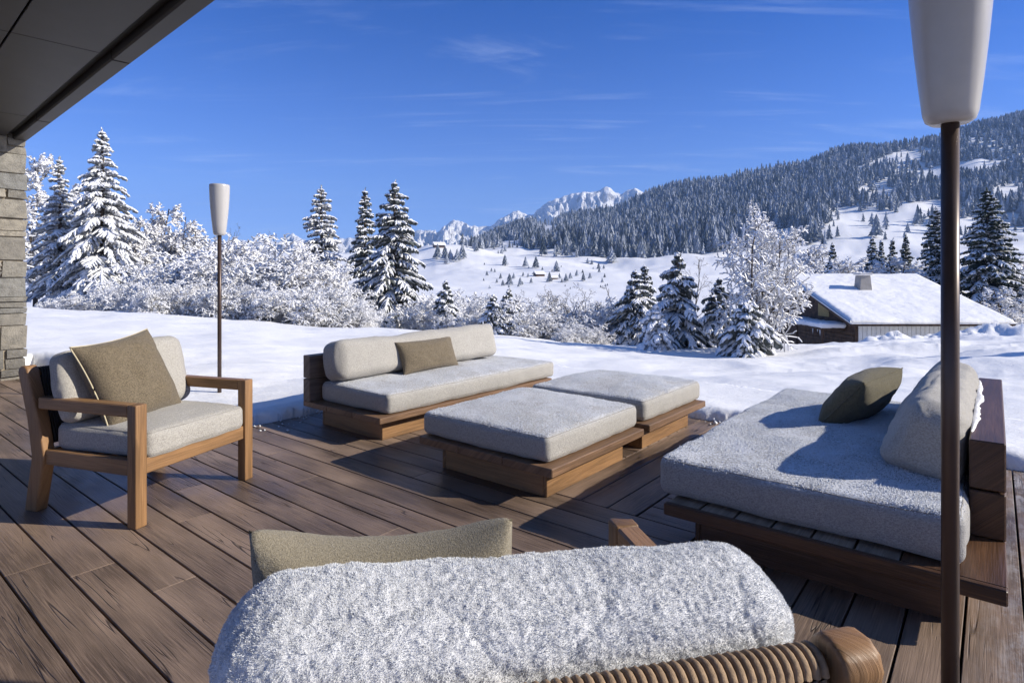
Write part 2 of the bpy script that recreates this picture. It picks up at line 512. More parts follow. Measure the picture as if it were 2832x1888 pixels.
def snow_grains(par, V, N, F, count, size, gup, seed):
    """loose snow crystals lying on a cushion: one mesh of tiny octahedra"""
    rg = np.random.default_rng(seed)
    a, b, c_, d = (V[F[:, i]] for i in range(4))
    area = np.linalg.norm(np.cross(c_ - a, d - b), axis=1)
    nz = N[F].mean(1); nz /= np.maximum(np.linalg.norm(nz, axis=1, keepdims=True), 1e-9)
    if par.rotation_euler.x: 
        ca, sa = math.cos(par.rotation_euler.x), math.sin(par.rotation_euler.x)
        upz = nz[:, 1] * sa + nz[:, 2] * ca
    else: upz = nz[:, 2]
    w = area * np.clip((upz - gup) / .3, 0, 1)
    ctr = (a + c_) / 2
    w *= np.clip(.65 + 1.1 * fbm(ctr[:, 0] * 5 + seed, ctr[:, 1] * 5, ctr[:, 2] * 5, 3, seed + 3), .06, 1.6)
    f = rg.choice(len(F), count, p=w / w.sum())
    u, v = rg.random(count)[:, None], rg.random(count)[:, None]
    P = (a[f] * (1 - u) + b[f] * u) * (1 - v) + (d[f] * (1 - u) + c_[f] * u) * v
    r = rg.uniform(size[0], size[1], count) * np.where(rg.random(count) < .08, 1.6, 1)
    P = P + nz[f] * (r * rg.uniform(.1, 1.1, count))[:, None]
    o6 = np.array([[1, 0, 0], [-1, 0, 0], [0, 1, 0], [0, -1, 0], [0, 0, 1], [0, 0, -1]], float)
    T8 = np.array([[0, 2, 4], [2, 1, 4], [1, 3, 4], [3, 0, 4], [2, 0, 5], [1, 2, 5], [3, 1, 5], [0, 3, 5]])
    q = rg.normal(size=(count, 4)); q /= np.linalg.norm(q, axis=1, keepdims=True)
    w_, x, y, z = q.T
    Rm = np.stack([1 - 2 * (y * y + z * z), 2 * (x * y - z * w_), 2 * (x * z + y * w_), 2 * (x * y + z * w_), 1 - 2 * (x * x + z * z), 2 * (y * z - x * w_), 2 * (x * z - y * w_), 2 * (y * z + x * w_), 1 - 2 * (x * x + y * y)], -1).reshape(-1, 3, 3)
    VV = np.einsum('nij,kj->nki', Rm, o6) * (r[:, None] * rg.uniform(.6, 1.3, (count, 6)))[..., None] + P[:, None]
    TT = T8[None] + (np.arange(count) * 6)[:, None, None]
    m = link_mesh('snow_crystals', np_mesh('snow_crystals', VV.reshape(-1, 3), None, TT.reshape(-1, 3), [M['crystal']], smooth=True), par)
    m['kind'] = 'stuff'

def throw_pillow(name, label, mat, W, H, T, loc, rot, group=None, seed=1, piping=True, pinch=.10, dent=.0, pw=2.4):
    """square or oblong pillow: local x width, z height, y thickness, origin at its bottom edge"""
    n = 46
    s = np.linspace(-1, 1, n)
    s = np.sign(s) * np.abs(s) ** .8
    X, Z = np.meshgrid(s, s, indexing='ij')
    ox = X * W / 2 * (1 - pinch * (1 - Z ** 2) * np.abs(X) ** 2)
    oz = Z * H / 2 * (1 - pinch * (1 - X ** 2) * np.abs(Z) ** 2)
    oz = oz - dent * np.clip(Z, 0, 1) ** 1.5 * (1 - X ** 2)
    th = (np.clip(1 - np.abs(X) ** pw, 0, 1) * np.clip(1 - np.abs(Z) ** pw, 0, 1)) ** .5
    wr = (fbm(X * 2.2 + seed, Z * 2.2, None, 3, seed) * .10 + .05 * (1 - np.abs(fbm(X * 2.6 + Z * 1.5 + seed, Z * 2.6 - X, None, 2, seed + 4))) ** 3) * th
    edge = np.clip(1 - np.hypot(1 - np.abs(X), 1 - np.abs(Z)) / .5, 0, 1)
    fold = np.sin(np.arctan2(1 - np.abs(Z), 1 - np.abs(X) + 1e-6) * 7 + seed) * edge * .05
    F = []; V = []
    i = np.arange(n * n).reshape(n, n)
    q = np.stack([i[:-1, :-1], i[1:, :-1], i[1:, 1:], i[:-1, 1:]], -1).reshape(-1, 4)
    for sg in (-1, 1):
        Y = sg * T / 2 * (th * (1 + fold) + wr)
        V.append(np.stack([ox, Y, oz + H / 2], -1).reshape(-1, 3))
    V = np.concatenate(V); F = np.concatenate([q, q[:, ::-1] + n * n])
    # weld the rim
    rim = np.zeros((n, n), bool); rim[0] = rim[-1] = True; rim[:, 0] = rim[:, -1] = True
    mp = np.arange(2 * n * n); mp[n * n:][rim.ravel()] = np.arange(n * n)[rim.ravel()]
    V[:n * n][rim.ravel(), 1] = 0
    F = mp[F]
    used = np.unique(F); re = np.full(2 * n * n, -1); re[used] = np.arange(len(used))
    me = np_mesh(name, V[used], re[F], None, [mat], smooth=True)
    t = thing(name, label, 'pillow', loc, 0, group); t.rotation_euler = rot
    link_mesh('cover', me, t)
    if piping:
        path = [(ox[k, 0], 0, oz[k, 0] + H / 2) for k in range(n)] + [(ox[-1, k], 0, oz[-1, k] + H / 2) for k in range(1, n)] + \
               [(ox[k, -1], 0, oz[k, -1] + H / 2) for k in range(n - 2, -1, -1)] + [(ox[0, k], 0, oz[0, k] + H / 2) for k in range(n - 2, 0, -1)]
        tube('piping', [Vector(p) for p in path], .0042, M['piping'] if piping is True else piping, t, closed=True, sides=6)
    return t

def tube(name, pts, rad, mat, parent=None, closed=False, sides=8, me_only=False):
    V, F = tube_data(pts, rad, closed, sides)
    me = np_mesh(name, V, F, None, [mat], smooth=True)
    return me if me_only else link_mesh(name, me, parent)

def tube_data(pts, rad, closed=False, sides=8, base=0):
    pts = np.array([tuple(p) for p in pts], float); n = len(pts)
    rad = np.full(n, rad) if np.isscalar(rad) else np.array(rad)
    if closed: T = np.roll(pts, -1, 0) - np.roll(pts, 1, 0)
    else:
        T = np.gradient(pts, axis=0)
    T /= np.maximum(np.linalg.norm(T, axis=1, keepdims=True), 1e-9)
    ref = np.array([0, 0, 1.0]) if abs(T[:, 2]).mean() < .8 else np.array([1.0, 0, 0])
    S = np.cross(T, ref); S /= np.maximum(np.linalg.norm(S, axis=1, keepdims=True), 1e-9)
    U = np.cross(S, T)
    a = np.linspace(0, 2 * math.pi, sides, endpoint=False)
    V = pts[:, None] + rad[:, None, None] * (np.cos(a)[None, :, None] * S[:, None] + np.sin(a)[None, :, None] * U[:, None])
    i = np.arange(n * sides).reshape(n, sides)
    j = np.roll(i, -1, 1)
    if closed: q = np.stack([i, j, np.roll(j, -1, 0), np.roll(i, -1, 0)], -1)
    else: q = np.stack([i[:-1], j[:-1], j[1:], i[1:]], -1)
    return V.reshape(-1, 3), q.reshape(-1, 4)[:, ::-1] + base

def lathe(name, prof, mat, parent=None, sides=48, smooth=True):
    prof = np.array(prof, float)
    a = np.linspace(0, 2 * math.pi, sides, endpoint=False)
    V = np.stack([prof[:, None, 0] * np.cos(a), prof[:, None, 0] * np.sin(a), np.repeat(prof[:, 1][:, None], sides, 1)], -1)
    n = len(prof); i = np.arange(n * sides).reshape(n, sides); j = np.roll(i, -1, 1)
    q = np.stack([i[:-1], j[:-1], j[1:], i[1:]], -1).reshape(-1, 4)
    me = np_mesh(name, V.reshape(-1, 3), q, None, [mat], smooth=smooth)
    return link_mesh(name, me, parent)

# ----------------------------------------------------------------- camera
CAMH, FPX, YH = 1.3, 1370.3, 627.0        # focal length and horizon row in a 2352 x 1568 picture
cam = bpy.data.cameras.new('camera'); co = bpy.data.objects.new('camera', cam); COL.objects.link(co)
cam.sensor_width = 36; cam.lens = 36 * 1650 / 2832; cam.shift_y = -189 / 2832
cam.clip_start = .05; cam.clip_end = 40000
co.location = (0, 0, CAMH); co.rotation_euler = (R(90), 0, 0)
sc.camera = co

TH = R(39)
E1 = np.array([math.sin(TH), math.cos(TH)]); E2R = np.array([math.cos(TH), -math.sin(TH)])
RZ = R(51)                                 # deck frame: x = u along E1, y = w away to the left (-E2R)
def UW(u, w, z=0.0):
    p = u * E1 - w * E2R
    return (float(p[0]), float(p[1]), z)

# ----------------------------------------------------------------- light and sky
sun = bpy.data.lights.new('sun', 'SUN'); so = bpy.data.objects.new('sun', sun); COL.objects.link(so)
sun.energy = 5.0; sun.angle = R(.53); sun.color = (1, .93, .81)
sd = Vector((math.cos(SUN_EL) * .9925, math.cos(SUN_EL) * -.122, math.sin(SUN_EL)))
so.rotation_euler = sd.to_track_quat('Z', 'Y').to_euler(); so.location = (20, -5, 30)

w = bpy.data.worlds.new('World'); sc.world = w; w.use_nodes = True
k = NB(w.node_tree)
for n_ in list(w.node_tree.nodes): w.node_tree.nodes.remove(n_)
sky = k.n('ShaderNodeTexSky'); sky.sky_type = 'NISHITA'; sky.sun_disc = False
sky.sun_elevation = SUN_EL; sky.sun_rotation = SUN_AZ
sky.altitude = 1800; sky.air_density = 1.0; sky.dust_density = .15; sky.ozone_density = 2.0
dirv = k.coord('Generated')
sp = k.n('ShaderNodeSeparateXYZ'); k.l(dirv, sp.inputs[0])
# thin dry air over snow: the sky's own colour, deeper blue overhead than the model gives
gain = k.ramp(sp.outputs['Z'], [(0, (.40, .56, 1.05)), (.06, (.40, .54, 1.05)), (.13, (.41, .57, 1.0)), (.25, (.24, .47, .98)), (.41, (.035, .33, .88)), (.62, (.36, .56, .9)), (1, (.45, .62, .85))])
skyc = k.mix(1.0, sky.outputs[0], gain, 'MULTIPLY')
zz = k.math('MAXIMUM', k.math('ADD', sp.outputs['Z'], .06), .03)
cx_ = k.math('DIVIDE', sp.outputs['X'], zz); cy_ = k.math('DIVIDE', sp.outputs['Y'], zz)
cb = k.n('ShaderNodeCombineXYZ'); k.l(cx_, cb.inputs[0]); k.l(cy_, cb.inputs[1])
mp = k.n('ShaderNodeMapping'); mp.inputs['Rotation'].default_value = (0, 0, R(-24)); mp.inputs['Scale'].default_value = (.34, 1.5, 1)
k.l(cb.outputs[0], mp.inputs['Vector'])
c1 = k.noise(mp.outputs[0], 1.3, 7, .62, 2.4)
c2 = k.noise(cb.outputs[0], .32, 3, .5)
cm = k.math('MULTIPLY', k.remap(c1, .50, .78), k.remap(c2, .33, .58))
cm = k.math('MULTIPLY', cm, .22)
cc = k.mix(cm, skyc, (5.4, 6.2, 7.6))
bg = k.n('ShaderNodeBackground'); bg.inputs['Strength'].default_value = .128
k.l(cc, bg.inputs['Color'])
ow = k.n('ShaderNodeOutputWorld'); k.l(bg.outputs[0], ow.inputs['Surface'])

# ----------------------------------------------------------------- deck outline and terrain
K1 = np.array([-2.6, 4.62]); K2 = np.array([-.557, 7.145])
KR = K2 + E2R * 8.5
WALLC = np.array([-6.03, 7.4])
DECK = [tuple(WALLC + E1 * .16 - E2R * .4), tuple(K1 + E1 * .1), tuple(K2), tuple(KR), tuple(KR - E1 * 9), tuple(WALLC - E1 * 9 - E2R * .4)]

def seg_dist(px, py, a, b):
    ax, ay = a; bx, by = b
    t = np.clip(((px - ax) * (bx - ax) + (py - ay) * (by - ay)) / ((bx - ax) ** 2 + (by - ay) ** 2), 0, 1)
    return np.hypot(px - ax - t * (bx - ax), py - ay - t * (by - ay))

def deck_sd(px, py):
    d = np.full(np.shape(px), 1e9); inside = np.zeros(np.shape(px), bool)
    n = len(DECK)
    for i in range(n):
        a, b = DECK[i], DECK[(i + 1) % n]
        d = np.minimum(d, seg_dist(px, py, a, b))
        cond = ((a[1] > py) != (b[1] > py)) & (px < (b[0] - a[0]) * (py - a[1]) / (b[1] - a[1] + 1e-12) + a[0])
        inside ^= cond
    return np.where(inside, -d, d)

CREST_X = [-400, 60, 300, 500, 700, 900, 1130, 1300, 1500, 1640, 1850, 2100, 2352, 2800]
CREST_Y = [705, 712, 725, 740, 757, 764, 775, 790, 800, 803, 800, 792, 780, 775]
RIDGE_X = [-400, 600, 900, 960, 1060, 1110, 1200, 1300, 1400, 1500, 1600, 1750, 1850, 1900, 2000, 2150, 2250, 2352, 2800]
RIDGE_Y = [590, 585, 583, 582, 577, 552, 522, 509, 497, 458, 434, 406, 390, 368, 355, 335, 302, 284, 230]
MEAD_X = [-400, 900, 1000, 1100, 1300, 1480, 1640, 1850, 2000, 2352, 2800]
MEAD_Y = [592, 588, 572, 574, 578, 582, 566, 556, 552, 545, 530]
DK = np.array([0, 6, 10, 15, 30, 60, 150, 400, 750, 1100, 1500, 2600])

def pchip(xk, zk, x):
    """monotone cubic; zk (..., n) per sample, x (...)"""
    h = np.diff(xk); d = np.diff(zk, axis=-1) / h
    m = np.zeros_like(zk)
    s = (d[..., 1:] * d[..., :-1]) > 0
    with np.errstate(divide='ignore', invalid='ignore'):
        hm = 2 * d[..., 1:] * d[..., :-1] / (d[..., 1:] + d[..., :-1])
    m[..., 1:-1] = np.where(s, hm, 0); m[..., 0] = d[..., 0]; m[..., -1] = d[..., -1]
    i = np.clip(np.searchsorted(xk, x) - 1, 0, len(xk) - 2)
    t = (x - xk[i]) / h[i]
    take = lambda a, j: np.take_along_axis(a, j[..., None], -1)[..., 0]
    z0, z1, m0, m1 = take(zk, i), take(zk, i + 1), take(m, i), take(m, i + 1)
    t2, t3 = t * t, t ** 3
    return (2 * t3 - 3 * t2 + 1) * z0 + (t3 - 2 * t2 + t) * h[i] * m0 + (-2 * t3 + 3 * t2) * z1 + (t3 - t2) * h[i] * m1

def terrain(X, Y):
    X = np.atleast_1d(np.asarray(X, float)); Y = np.atleast_1d(np.asarray(Y, float))
    r = np.hypot(X, Y); phi = np.clip(np.arctan2(X, Y), -.82, .82)
    D = np.minimum(r * np.cos(phi), 2590); xd = 1176 + FPX * np.tan(phi)
    yc = np.interp(xd, CREST_X, CREST_Y); yr = np.interp(xd, RIDGE_X, RIDGE_Y); ym = np.interp(xd, MEAD_X, MEAD_Y)
    sl = -(yc - YH) / FPX
    zc = CAMH + sl * 15
    zr = CAMH + (YH - yr) / FPX * 1500; zm = CAMH + (YH - ym) / FPX * 750
    one = np.ones_like(xd)
    Z = np.stack([-.06 * one, .02 * one + .25 * np.clip(zc, -.3, .6), .6 * zc + .03, zc, CAMH + sl * 30 - .55, np.minimum(CAMH + sl * 60 - 1.5, -4),
                  -9.2 * one, -3.2 * one, zm, zm + (zr - zm) * .42, zr, zr - 320], -1)
    z = pchip(DK, Z, D)
    z = z + .05 * fbm(X * .45, Y * .7, None, 3, 3) * np.clip((D - 2) / 5, 0, 1) * np.clip((60 - D) / 40, 0, 1)
    z = z + fbm(X / 90, Y / 90, None, 4, 11) * np.clip((D - 250) / 600, 0, 1) * 6.5
    z = z + fbm(X / 22, Y / 22, None, 3, 14) * np.clip((D - 70) / 200, 0, 1) * np.clip((900 - D) / 300, 0, 1) * .55
    # ploughed bank of snow in front of the chalet
    bx = np.clip((xd - 1880) / 160, 0, 1); bx = bx * bx * (3 - 2 * bx)
    bank = np.exp(-((D - 31.5) / 3.4) ** 2) * bx
    top = CAMH - (np.interp(xd, [1880, 1960, 2080, 2200, 2352, 2600], [792, 779, 772, 757, 756, 760]) - YH) / FPX * 31.5
    lump = .42 * fbm(X * .5, Y * .5, None, 4, 21) + .2 * np.abs(fbm(X * 1.4, Y * 1.4, None, 3, 22))
    z = z + bank * (np.maximum(top - z, 0) + lump)
    # windblown drifts on the open snow to the right of the terrace
    dr = np.clip((xd - 1500) / 500, 0, 1) * np.clip((D - 6) / 4, 0, 1) * np.clip((30 - D) / 8, 0, 1)
    z = z + dr * (.12 * fbm(X * .55 + 4, Y * 1.0, None, 2, 31) + .05 * (1 - np.abs(fbm(X * .8 + .5 * Y, Y * 1.7, None, 3, 33))) ** 2)
    dl = np.clip((D - 4) / 3, 0, 1) * np.clip((24 - D) / 8, 0, 1) * (1 - np.clip((xd - 1500) / 500, 0, 1))
    z = z + dl * .02 * fbm(X * .9, Y * 1.6, None, 3, 36)
    # terrace: the snow stops against the deck
    near = r < 14
    if near.any():
        sdv = deck_sd(X[near], Y[near]) + .06 * fbm(X[near] * 2.3, Y[near] * 2.3, None, 4, 41) + .018 * fbm(X[near] * 11, Y[near] * 11, None, 2, 43)
        lip = np.clip(sdv / .22, 0, 1); lip = np.sqrt(np.clip(1 - (1 - lip) ** 2, 0, 1))
        zn = z[near]; soft = .075 * np.exp(-np.maximum(sdv, 0) / .55)
        zo = np.maximum(zn, .02) * 1.0
        zo = np.where(sdv < 1.6, np.maximum(zn, .03 + .02 * (1 - sdv / 1.6)), zn) + soft
        z[near] = np.where(sdv < 0, -.34, -.02 + (zo + .02) * lip)
    return z

def tz(x, y): return float(terrain(x, y)[0])

def build_terrain():
    ph = np.concatenate([np.linspace(-math.pi, -.86, 60)[:-1], np.linspace(-.86, .86, 1000), np.linspace(.86, math.pi, 60)[1:]])
    rr = [1.0]
    while rr[-1] < 2500:
        q = rr[-1]
        rr.append(q * (1 + (.012 if q < 3.5 else .0062 if q < 9.5 else .012 if q < 60 else .02)))
    rr = np.array(rr)
    P, Q = np.meshgrid(ph, rr, indexing='ij')
    X, Y = np.sin(P) * Q, np.cos(P) * Q
    Z = terrain(X.ravel(), Y.ravel()).reshape(X.shape)
    n, m = X.shape
    V = np.stack([X, Y, Z], -1).reshape(-1, 3)
    i = np.arange(n * m).reshape(n, m)
    q = np.stack([i[:-1, :-1], i[:-1, 1:], i[1:, 1:], i[1:, :-1]], -1).reshape(-1, 4)
    me = np_mesh('snow_ground', V, q[:, ::-1], None, [M['snow']], smooth=True)
    tag(link_mesh('snow_ground', me), 'rolling untouched snow from the terrace edge to the far hillside', 'snow', kind='structure')
build_terrain()

def build_mountains():
    ys = [(-500, 560), (300, 552), (440, 548), (520, 545), (600, 546), (640, 548), (672, 528), (700, 545), (790, 540), (880, 530), (940, 524), (985, 520), (1005, 528), (1025, 508), (1042, 498), (1060, 503), (1082, 512),
          (1102, 512), (1130, 510), (1150, 494), (1172, 482), (1190, 476), (1212, 487), (1226, 484), (1248, 462), (1275, 450), (1310, 438), (1345, 434), (1372, 433), (1392, 421), (1408, 430), (1424, 440), (1440, 430), (1458, 424), (1474, 434), (1500, 450), (1560, 470), (1700, 480), (2300, 500)]
    xd = np.linspace(-500, 2300, 1000)
    yr = np.interp(xd, [p[0] for p in ys], [p[1] for p in ys]) + 1.6 * fbm(xd / 9, xd * 0, None, 3, 5)
    t = np.concatenate([np.linspace(0, 1, 70), np.linspace(1, 1.6, 14)[1:]])
    XD, T = np.meshgrid(xd, t, indexing='ij')
    D = 2500 + 1250 * T
    X = (XD - 1176) / FPX * D
    top = CAMH + (YH - np.repeat(yr[:, None], len(t), 1)) / FPX * 3750
    s = np.clip(T, 0, 1)
    prof = s ** 1.35
    prof = np.where(T > 1, 1 - (T - 1) * .9, prof)
    rg = 1 - np.abs(fbm(X / 210 + .35 * s * 5, D / 480, None, 5, 8, .55))
    rg2 = 1 - np.abs(fbm(X / 62, D / 180, None, 4, 18, .6))
    Z = top * prof + (rg - .7) * 150 * s * (1 - s ** 8) + (rg2 - .7) * 95 * s * (1 - s ** 12) - 20
    V = np.stack([X, D, Z], -1).reshape(-1, 3)
    n, m = X.shape; i = np.arange(n * m).reshape(n, m)
    q = np.stack([i[:-1, :-1], i[1:, :-1], i[1:, 1:], i[:-1, 1:]], -1).reshape(-1, 4)
    me = np_mesh('mountains', V, q, None, [M['mountain']], smooth=True)
    tag(link_mesh('mountains', me), 'jagged snow covered peaks on the skyline behind the wooded hill', 'mountain', kind='structure')
build_mountains()

# ----------------------------------------------------------------- terrace deck
def build_deck():
    bx = Boxes(); p = .176; gap = .009; T = .03
    U0, W0 = 2.903, 1.497
    def inside_len(u0, u1, w0, w1, along):           # clip a board against the deck outline
        a0, a1 = (w0, w1) if along == 'w' else (u0, u1)
        c = (u0 + u1) / 2 if along == 'w' else (w0 + w1) / 2
        s = np.arange(a0, a1 + 1e-6, .02)
        if along == 'w': P = c * E1[None] - s[:, None] * E2R[None]
        else: P = s[:, None] * E1[None] - c * E2R[None]
        ok = deck_sd(P[:, 0], P[:, 1]) < 0
        if not ok.any(): return None
        k = s[ok]; return k.min(), k.max()
    def boards(u0, u1, w0, w1, along):
        if along == 'w':                                   # boards run along w, stacked in u
            n = int(round((u1 - u0) / p))
            rows = [(u0 + i * p, u0 + (i + 1) * p) for i in range(n)]
        else:
            n = int(round((w1 - w0) / p))
            rows = [(w0 + i * p, w0 + (i + 1) * p) for i in range(n)]
        for a, b in rows:
            r = inside_len(a, b, w0, w1, 'w') if along == 'w' else inside_len(u0, u1, a, b, 'u')
            if not r: continue
            s, e = r; x = s
            x = s - random.uniform(0, 2.5)
            while x < e:
                y = x + random.uniform(2.4, 3.9)
                lo_, hi_ = max(x, s), min(y, e)
                if hi_ - lo_ > .02:
                    if e - hi_ < .3: hi_ = e; y = e + 1
                    z = random.uniform(-.0008, .0)
                    if along == 'w': bx.add((a + gap / 2, lo_ + .0007, -T + z), (b - gap / 2, hi_ - .0007, z), 1, .002)
                    else: bx.add((lo_ + .0007, a + gap / 2, -T + z), (hi_ - .0007, b - gap / 2, z), 0, .002)
                x = y
    wc = W0 - 2 * p                                         # 1.145: where the cross boards end
    boards(U0 - 40 * p, U0, wc + .004, 12, 'w')
    boards(U0, U0 + 26 * p, W0 + 3 * p + .004, 12, 'w')
    boards(U0 + .004, 8.2, W0, W0 + 3 * p, 'u')
    boards(U0, U0 + 30 * p, wc + .004, W0 - .004, 'w')
    boards(-4, 9, wc - 40 * p, wc, 'u')
    o = bx.build('wooden_deck', M['deck'])
    o.rotation_euler = (0, 0, RZ)
    # the frame local axes: x = u, y = w
    tag(o, 'weathered brown plank terrace floor with frost on its far strip', 'deck', kind='structure')
    b2 = Boxes().add((-4, -8, -.33), (6.1, 12, -.06), 0, .001)
build_deck()

def build_crumbs():
    rg = np.random.default_rng(8); V = []; T = []
    o6 = np.array([[1, 0, 0], [-1, 0, 0], [0, 1, 0], [0, -1, 0], [0, 0, 1], [0, 0, -1]], float)
    T8 = [[0, 2, 4], [2, 1, 4], [1, 3, 4], [3, 0, 4], [2, 0, 5], [1, 2, 5], [3, 1, 5], [0, 3, 5]]
    n = 0
    for (a, b, m) in ((K1, K2, 90), (K2, KR, 220), (np.array(DECK[0]), K1, 60)):
        t = rg.random(m); d = np.abs(rg.normal(0, .16, m)); e = (b - a) / np.linalg.norm(b - a); nrm = np.array([e[1], -e[0]])
        for i in range(m):
            p = a + (b - a) * t[i] + nrm * (d[i] + .02)
            if deck_sd(np.array([p[0]]), np.array([p[1]]))[0] > -.02: continue
            r = rg.uniform(.003, .013) * (1 if rg.random() < .85 else 1.8)
            V.append(o6 * r * rg.uniform(.6, 1.3, (6, 1)) + np.array([p[0], p[1], r * .6])); T += [[k_ + n * 6 for k_ in f] for f in T8]; n += 1
    tag(link_mesh('snow_crumbs', np_mesh('snow_crumbs', np.concatenate(V), None, T, [M['crystal']], smooth=True)), 'crumbs of snow scattered on the planks along the terrace edge', 'snow', kind='stuff')
build_crumbs()

def build_underlay():
    V = [(*p, -.06) for p in [tuple(np.array(q) * .997) for q in DECK]]
    bm = bmesh.new(); vs = [bm.verts.new(v) for v in V]; bm.faces.new(vs)
    me = bpy.data.meshes.new('deck_underlay'); bm.to_mesh(me); bm.free(); me.materials.append(M['soffit_gap'])
    tag(link_mesh('deck_subfloor', me), 'dark ground under the plank terrace seen through its gaps', 'subfloor', kind='structure')
build_underlay()

# ----------------------------------------------------------------- sofas and ottomans (deck frame)
def ottoman(name, label, u0, w0, L, W, off, seed):
    t = thing(name, label, 'ottoman', UW(u0, w0), RZ, 'low square ottomans in the middle of the terrace')
    b = Boxes(); n = 3                                     # three wide boards and a lip on each end
    step = W / n
    for i in range(n): b.add((0, i * step + .001, .163), (L, (i + 1) * step - .001, .213), 0, .005)
    b.build('platform', M['teak_worn'], t)
    f = Boxes()
    f.add((.11, .115, 0), (L - .10, .14, .162), 0, .003); f.add((.11, W - .14, 0), (L - .10, W - .11, .162), 0, .003)
    f.add((.11, .1405, 0), (.135, W - .1405, .162), 1, .003); f.add((L - .125, .1405, 0), (L - .10, W - .1405, .162), 1, .003)
    f.build('base', M['teak'], t)
    cushion('cushion', t, (off, off + .02, .214), (L + off - .005, W + .02, .372), M['linen_snow'], .042, .032, .03, .008, seed, seam=True, grains=16000, gsize=(.0012,.0026), gup=.55)
    return t
ottoman('ottoman', 'snow-dusted grey square ottoman nearest the taupe pillow, low teak base', 2.703, 1.903, 1.116, 1.085, .042, 3)
ottoman('ottoman', 'snow-dusted grey square ottoman farther back, near the snow edge', 3.928, 1.916, 1.06, 1.085, .042, 8)

def plank_platform(t, L, W, z0, z1, mat, nx=6, name='platform'):
    b = Boxes(); step = W / nx
    for i in range(nx): b.add((0, i * step + .003, z0), (L, (i + 1) * step - .003, z1), 0, .004)
    return b.build(name, mat, t)

# the sofa along the snow
sofa = thing('sofa', 'long low teak sofa with pale bolster standing against the snow', 'sofa', UW(2.857, 3.59), RZ)
L, W = 2.24, 1.035
b = Boxes()
for i in range(3): b.add((0, i * W / 3 + .001, .159), (L, (i + 1) * W / 3 - .001, .206), 0, .005)
b.build('platform', M['teak_worn'], sofa)
f = Boxes(); f.add((.115, .115, 0), (L - .10, .14, .158), 0, .003); f.add((.115, W - .14, 0), (L - .10, W - .115, .158), 0, .003)
f.add((.115, .1405, 0), (.14, W - .1405, .158), 1, .003); f.add((L - .125, .1405, 0), (L - .10, W - .1405, .158), 1, .003)
f.build('base', M['teak'], sofa)
box('backrest_plank', sofa, (.0, W - .10, .2065), (L, W, .395), 0, M['teak_grey'])
box('backrest_plank', sofa, (.0, W - .10, .403), (L, W, .595), 0, M['teak_grey'])
cushion('seat_cushion', sofa, (.10, .03, .207), (L + .10, W - .115, .366), M['linen_snow'], .042, .028, .035, .008, 5, seam=True, grains=18000, gsize=(.0012,.0026), gup=.55)
cushion('back_cushion', sofa, (.10, W - .40, .385), (L - .14, W - .14, .735), M['linen'], .075, .0, .05, .012, 12, rot=(R(-11), 0, 0), bulge=.03, sagx=.012)
throw_pillow('throw_pillow', 'oblong taupe pillow leaning on the pale bolster of the long sofa', M['taupe'], .74, .31, .17,
             UW(3.90, 4.12, .385), (R(-22), 0, RZ + R(2)), seed=3, piping=False, pinch=.09)

# the daybed on the right
bed = thing('daybed', 'wide dark teak daybed with frosted mattress on the terrace', 'daybed', UW(2.66, -.035), RZ)
L, W = 2.37, 1.262
box('apron', bed, (0, 0, .152), (.034, W, .208), 1, M['teak_dark'])
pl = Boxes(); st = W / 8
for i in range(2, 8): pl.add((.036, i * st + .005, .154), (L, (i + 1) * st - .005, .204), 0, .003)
pl.build('slats', M['teak_lit_tone'], bed)
dk = Boxes()
for i in range(2): dk.add((.035, i * st + .001, .153), (L, (i + 1) * st - .001, .2075), 0, .003)
dk.build('platform', M['teak_dark'], bed)
f = Boxes(); f.add((.10, .14, 0), (L - .10, .165, .1515), 0, .003); f.add((.10, W - .14, 0), (L - .10, W - .115, .1515), 0, .003)
f.add((.10, .1655, 0), (.125, W - .1405, .1515), 1, .003); f.add((L - .125, .1655, 0), (L - .10, W - .1405, .1515), 1, .003)
f.build('base', M['teak_dark'], bed)
box('backrest_plank', bed, (.48, 0, .2085), (L, .12, .398), 0, M['teak_dark'])
beam = box('backrest_plank', bed, (.48, 0, .406), (L, .12, .607), 0, M['teak_dark'])
cushion('mattress', bed, (.10, .125, .206), (L + .02, W + .075, .392), M['linen_frost'], .045, .034, .03, .009, 15, seam=True, grains=70000, gsize=(.0012,.0026), gup=.5)
cushion('back_cushion', bed, (.52, .095, .385), (2.28, .435, .725), M['linen'], .085, .0, .025, .016, 17, rot=(R(15), 0, 0), bulge=.03, taper=.42)
def snow_patch(parent):
    n = 140; s = np.linspace(0, 1, n); V = []; F = []
    x = .62 + 1.6 * s
    wv = .004 + (.026 + .016 * fbm(s * 7, s * 0, None, 3, 6)) * np.sin(s * math.pi) ** .5
    for i in range(n):
        V += [(x[i], .118, .608), (x[i], .118 - wv[i] * .4, .608 + .007), (x[i], .118 - wv[i] * .85, .608 + .004), (x[i], .118 - wv[i], .608)]
    for i in range(n - 1):
        for j in range(3): F.append((i * 4 + j, i * 4 + j + 1, i * 4 + 5 + j, i * 4 + 4 + j))
    link_mesh('snow_strip', np_mesh('snow_strip', V, F, None, [M['roof_snow']]), parent)
snow_patch(bed)
throw_pillow('throw_pillow', 'olive pillow lying against the bolster of the dark daybed', M['olive'], .76, .38, .21,
             UW(4.24, .76, .395), (R(-40), R(0), RZ + R(172)), seed=9, piping=M['olive'], pinch=.03, pw=3.2)

